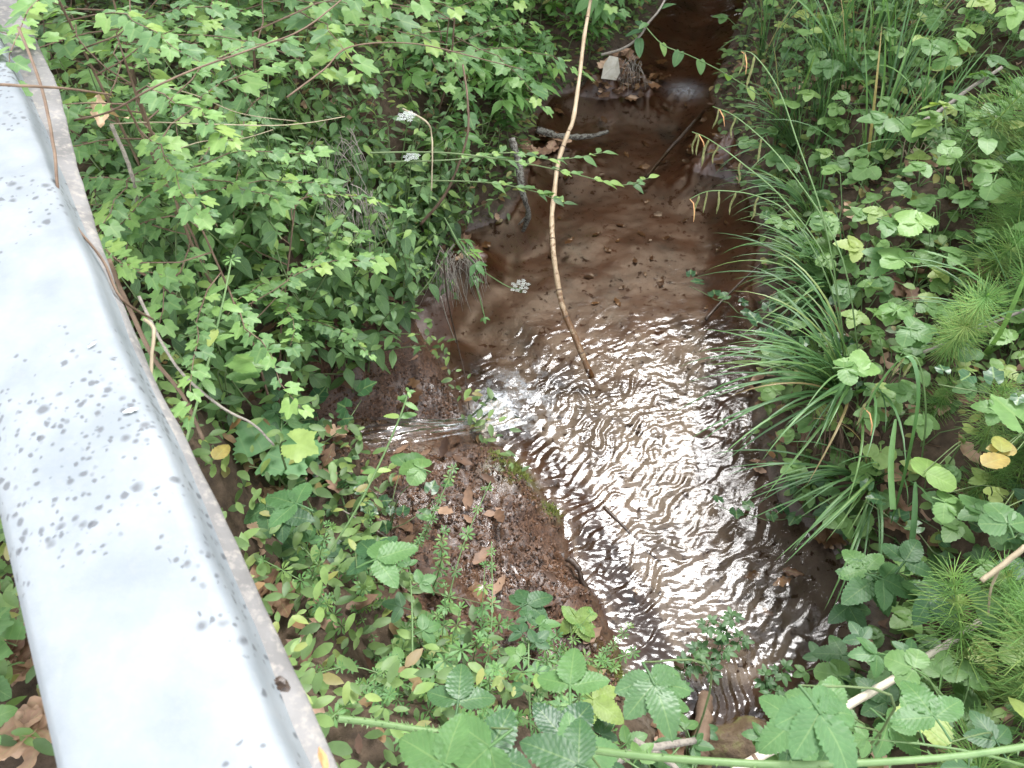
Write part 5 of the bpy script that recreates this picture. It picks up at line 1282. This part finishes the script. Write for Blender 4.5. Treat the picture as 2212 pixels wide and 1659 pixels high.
# ================================================================== WHAT NOBODY COULD COUNT
def leaf_mass(name, polys, n, size, mat, hi, shape, seed, label, avoid=None, flat=.35):
    r_ = np.random.default_rng(seed); b_v, b_f, b_uv = [], [], []
    lv, lf, luv = blade(1, .55, shape, 4, fold=.2, curl=.2) if shape != 'oak' else blade(1, .6, 'ovate', 6, 1, .3, .3, -.25)
    lv = np.array(lv); k0 = 0
    for poly in polys:
        xs = [p[0] for p in poly]; ys = [p[1] for p in poly]
        px = r_.uniform(min(xs), max(xs), n * 3); py = r_.uniform(min(ys), max(ys), n * 3)
        x, y = px, py
        ok = inside(x, y, poly); x, y = x[ok][:n], y[ok][:n]
        sd = sdist(x, y, STREAM); sh = sdist(x, y, SHELF)
        keep = (sd > .0) & (sh > (-.035 if name != 'leaf_litter' else -9)); x, y = x[keep], y[keep]
        dr = (x - RA.x) * RN.x + (y - RA.y) * RN.y
        keep = np.ones(len(x), bool)
        x, y = x[keep], y[keep]; z = hgt_v(x, y)
        for i in range(len(x)):
            s = size * r_.uniform(.6, 1.4)
            m4 = aim((x[i], y[i], z[i] + .006 + hi * r_.uniform(0, 1) ** 1.6), r_.uniform(0, 6.28), r_.uniform(-flat, flat), r_.uniform(-flat, flat), s)
            mm = np.array(m4); b_v.append(lv @ mm[:3, :3].T + mm[:3, 3]); b_f += [tuple(q + k0 for q in f) for f in lf]; b_uv.append(luv); k0 += len(lv)
    b = MB(); b.v, b.f, b.uv, b.n = b_v, b_f, b_uv, k0
    o = link(name, b.mesh(name, mat)); tag(o, label, None, None, 'stuff'); return o
LB = [(-3.2, .0), (-.15, .35), (.25, .7), (.1, 1.2), (-.25, 1.75), (-.35, 2.3), (-.05, 3.0), (.4, 4.2), (.9, 5.6), (-3.5, 6.0), (-4, 2)]
RB = [(.75, .4), (.9, .9), (1.0, 1.2), (.8, 1.8), (.8, 2.4), (.95, 3.2), (1.15, 4.2), (1.3, 5.6), (4.2, 5.6), (3.6, 2.0), (2.2, -.2)]
leaf_mass('leaf_litter', [LB, RB], 2600, .06, 'litter', .012, 'oak', 1, 'brown fallen leaves carpeting the banks under the plants')
LBN = [(-1.9, .6), (-.3, .25), (.25, .7), (.15, 1.2), (-.1, 1.75), (-.1, 2.3), (.2, 3.0), (.65, 4.2), (1.2, 5.2), (-2.2, 5.2), (-2.4, 2.0)]
leaf_mass('undergrowth', [LBN], 21000, .04, 'under', .24, 'ovate', 2, 'low green undergrowth filling the weedy bank')
FARL, FARR = [(-5, 5.0), (1.1, 5.0), (1.5, 7.2), (1.7, 10), (-5, 10)], [(1.5, 5.2), (5.5, 5.2), (6, 10), (2.9, 10), (2.2, 7.5)]
NEARR = [(1.9, -.6), (4.2, -.6), (4.6, 5.4), (3.4, 5.4), (2.3, 2)]
leaf_mass('undergrowth', [FARL, FARR, NEARR], 5000, .075, 'under', .3, 'ovate', 7, 'taller green growth where the banks go on beyond the brambles and saplings')
leaf_mass('undergrowth', [RB], 11000, .042, 'under', .13, 'round', 3, 'low green undergrowth filling the sedge bank')
SHB = wpoly([(790, 800), (860, 750), (950, 780), (990, 870), (1050, 940), (1120, 1012), (1205, 1112), (1236, 1230), (1285, 1290), (1330, 1400), (1355, 1500), (1200, 1580), (900, 1480), (780, 1300), (780, 1120), (660, 1030), (690, 900)], .06)
r_ = np.random.default_rng(15); b = MB(); vs_, fs, us, k0 = [], [], [], 0
oct_v = np.array([(1, 0, 0), (0, 1, 0), (-1, 0, 0), (0, -1, 0), (0, 0, 1), (0, 0, -1.0)]); oct_f = [(0, 1, 4), (1, 2, 4), (2, 3, 4), (3, 0, 4), (1, 0, 5), (2, 1, 5), (3, 2, 5), (0, 3, 5)]
xs = np.array(SHB); X_, Y_ = r_.uniform(xs[:, 0].min(), xs[:, 0].max(), 17000), r_.uniform(xs[:, 1].min(), xs[:, 1].max(), 17000)
ok = inside(X_, Y_, SHB) & (seg_dist(X_, Y_, [tuple(q_[:2]) for q_ in IN3], False) > .075) & (fbm(X_ * 7, Y_ * 7, 211, 3) > -.35); X_, Y_ = X_[ok], Y_[ok]; Z_ = hgt_v(X_, Y_)
for x_, y_, z_ in zip(X_, Y_, Z_):
    if z_ < .004: continue
    sc_ = r_.uniform(.003, .009) * (1.5 if r_.uniform() < .08 else 1)
    m3 = np.array(Euler((r_.uniform(-.5, .5), r_.uniform(-.5, .5), r_.uniform(0, 6))).to_matrix()) * sc_
    vs_.append((oct_v * r_.uniform(.6, 1.25, (6, 1)) * (1, .8, .5)) @ m3.T + (x_, y_, z_ + sc_ * .2)); fs += [tuple(q + k0 for q in f) for f in oct_f]; us.append(np.full((6, 2), .25)); k0 += 6
b.v, b.f, b.uv, b.n = vs_, fs, us, k0
tag(link('mud_crumbs', b.mesh('mud_crumbs', 'crumb', False)), 'wet reddish-brown mud crumbs covering the shelf beside the inflow', None, None, 'stuff')
b = MB(); r_ = np.random.default_rng(5); lv, lf, luv = blade(.016, .004, 'lance', 3, fold=.2, curl=.2)
cnt = 0
for px, py, z, rr, n in ((1120, 1010, .06, .055, 500), (1080, 1000, .06, .04, 250), (1190, 1090, .06, .03, 160), (1070, 450, .12, .09, 120), (1340, 1440, .08, .05, 260), (1600, 1585, .06, .08, 300)):
    c = at(px, py, z)
    for k in range(n):
        x, y = c.x + r_.normal(0, rr * .5), c.y + r_.normal(0, rr * .5); z_ = hgt(x, y)
        if z_ < .004: continue
        b.add(lv, lf, luv, aim((x, y, z_), r_.uniform(0, 6.28), r_.uniform(.3, 1.4), 0, r_.uniform(.6, 1.2)))
tag(link('moss_cushion', b.mesh('moss_cushion', 'moss')), 'yellow-green moss fringing the mud shelf and wet stones', None, None, 'stuff')

# ================================================================== TREES ROUND THE CLEARING (their crowns shade the place and show in the water)
def crown_mesh(n, rx, rz, seed, size=.2):
    r_ = np.random.default_rng(seed); b = MB()
    lv, lf, luv = blade(1, .6, 'ovate', 2, fold=.2, curl=.2); lv = np.array(lv)
    cl = r_.normal(0, 1, (26, 3)); cl /= np.linalg.norm(cl, axis=1)[:, None]; cl *= (r_.uniform(.45, .95, 26))[:, None]
    vs_, fs, us, k0 = [], [], [], 0
    for k in range(n):
        c = cl[r_.integers(26)]; p = c + r_.normal(0, .2, 3)
        mm = np.array(aim((p[0] * rx, p[1] * rx, p[2] * rz), r_.uniform(0, 6.28), r_.uniform(-.9, .5), r_.uniform(-.6, .6), size * r_.uniform(.6, 1.4)))
        vs_.append(lv @ mm[:3, :3].T + mm[:3, 3]); fs += [tuple(q + k0 for q in f) for f in lf]; us.append(luv); k0 += len(lv)
    b.v, b.f, b.uv, b.n = vs_, fs, us, k0
    return b.mesh('crown', 'tree_leaf'), cl
CROWN = [crown_mesh(8500, 3.0, 2.7, 1), crown_mesh(8500, 2.6, 3.2, 2)]
def tree(x, y, cx, cy, cz, s, k, label):
    g_ = Vector((x, y, float(hgt(x, y)))); o = root('alder_tree', g_); tag(o, label, 'tree', 'trees around the stream clearing')
    c = Vector((cx, cy, cz)) - g_
    tr = spline([(0, 0, -.2), (c.x * .25, c.y * .25, c.z * .4), (c.x * .7, c.y * .7, c.z * .75), tuple(c)], 4)
    b = MB().add(*tube(tr, [.24 * s * (1 - .75 * i / 12) for i in range(13)], 9))
    for d in CROWN[k][1][:9]:
        e = c + Vector((d[0] * 2.6, d[1] * 2.6, d[2] * 2.4)) * s
        b.add(*tube([tr[8], tr[8].lerp(e, .5) + Vector((0, 0, .2)), e], [.07 * s, .045 * s, .015 * s], 5))
    link('trunk', b.mesh('trunk', 'bark'), o)
    link('crown', CROWN[k][0], o, TRS(c, (0, 0, x * 2.1), s))
for k, (x, y, cx, cy, cz, s, lb) in enumerate(((-3.5, 9.5, -2.6, 9.0, 5.6, 1.2, 'alder on the weedy side far upstream, mirrored in brown water'), (.2, 12.5, .3, 11.2, 5.6, 1.25, 'alder standing in line with the cane far upstream'), (4.5, 10.5, 3.9, 10.0, 5.0, 1.2, 'alder on the sedge side far upstream'),
                                              (8.0, 7.5, 7.6, 7.4, 4.6, 1.1, 'alder behind the sedge bank beyond the horsetails'), (5.6, 3.6, 4.9, 3.6, 5.2, .72, 'leaning alder over the sedge bank, darkening the pool'), (-2.2, 7.6, -1.3, 7.0, 5.4, .85, 'leaning alder over the weedy bank, mirrored by the splash'),
                                              (1.6, 9.2, 1.7, 9.0, 3.2, .9, 'low alder closing the stream far upstream'), (-1.0, 9.4, -.9, 9.2, 3.0, .9, 'low alder behind the pointed shoots far upstream'), (4.0, 8.0, 3.9, 7.9, 3.4, .85, 'low alder behind the upper sedge bank'),
                                              (2.0, 10.8, 1.9, 10.4, 4.7, 1.0, 'slim alder over the middle of the stream far upstream'), (2.8, 8.7, 2.6, 8.4, 2.4, .8, 'lowest alder beside the stream far upstream'),
                                              (7.0, 12.5, 7.0, 12, 6, 1.3, 'tall alder at the far end of the sedge bank'), (-7.5, 11, -7, 10.5, 6, 1.3, 'tall alder at the far end of the thicket'), (.8, 14.5, .9, 14, 7.4, 1.3, 'tallest alder at the head of the stream'))):
    tree(x, y, cx, cy, cz, s, k % 2, lb)

# ================================================================== LABELS THAT SINGLE OUT EACH REPEAT
MARKS = [((1270, 790), "the cane's foot"), ((1226, 290), "the cane's kink"), ((1275, 10), "the cane's upper end"), ((1193, 470), "the cane's middle"), ((1060, 900), 'the foaming inflow'), ((1125, 622), 'the umbel over the water'), ((880, 258), 'the upper white umbel'),
         ((648, 915), 'the big light lobed leaf'), ((90, 1560), 'the large orange dead leaf'), ((1130, 495), 'the grey hanging branch tip'), ((1320, 160), 'the whitish scrap'), ((1250, 293), 'the grey log'), ((1120, 1010), 'the moss on the mud shelf'),
         ((325, 820), "the kink in the rail's edge"), ((597, 1485), 'the dirt clump on the rail'), ((225, 245), 'the wilted leaves by the rail'), ((40, 60), "the rail's far end"), ((1500, 440), 'the drooping sedge spikes'), ((1962, 768), 'the folded sedge blade'),
         ((2130, 645), 'the plumed horsetail'), ((2060, 1380), "the thin cane's upper end"), ((1600, 1655), "the thin cane's lower end"), ((1560, 1370), 'the water plant clump'), ((1600, 1612), 'the mossy rock'), ((2150, 1235), 'the forked twig at the frame edge'), ((2080, 200), 'the leaning grey stick'),
         ((745, 430), 'the dead grass tangle'), ((500, 760), 'the dark lobed pair of leaves'), ((1250, 1225), 'the root in the mud corner'), ((1232, 1440), 'the bright trifoliate bramble leaf'), ((2165, 950), 'the yellow-tinged weed'), ((1790, 1150), 'the dark undercut'), ((1830, 850), 'the big sedge tussock'),
         ((1540, 350), 'the muddy bar'), ((595, 960), 'the grey wiry stem tip'), ((845, 568), 'the tan curled oak leaf'), ((560, 268), 'the long level straw stem'), ((1400, 60), 'the oval-leaved branch'), ((882, 845), 'the tall nettle top'), ((900, 1265), 'the level twig on the inner shelf'), ((2200, 20), 'the upper frame corner over the sedge bank'), ((2200, 1640), 'the lower frame corner under the horsetails'),
         ((600, 10), 'the frame top above the thicket'), ((1700, 20), 'the frame top above the sedge bank'), ((900, 20), 'the frame top above the pointed shoots'), ((2200, 350), 'the frame edge beside the upper sedge bank'), ((1000, 1640), 'the frame bottom beside the rail foot'), ((1925, 230), 'the pale curved stick')]
ORD = ['next to', 'second plant out from', 'third plant out from', 'fourth plant out from', 'fifth plant out from', 'sixth plant out from', 'seventh plant out from', 'eighth plant out from', 'ninth plant out from', 'tenth plant out from']
by_cat = {}
for o, look, p in REPEATS: by_cat.setdefault((o.get('group'), look), []).append((o, seen(p)))
for (grp, look), items in by_cat.items():
    ranks = []
    for mi, (mp, mn) in enumerate(MARKS):
        for rk, (d, i) in enumerate(sorted((math.hypot(s[0] - mp[0], s[1] - mp[1]), i) for i, (o, s) in enumerate(items))):
            ranks.append((rk, d, i, mi))
    done = set()
    for rk, d, i, mi in sorted(ranks):
        if i in done: continue
        done.add(i); o = items[i][0]; w = ORD[rk] if rk < len(ORD) else f'{rk + 1}th plant out from'
        if 'leaf' in look.split(): w = w.replace('plant', 'leaf')
        o['label'] = f'{look}, {w} {MARKS[mi][1]}'
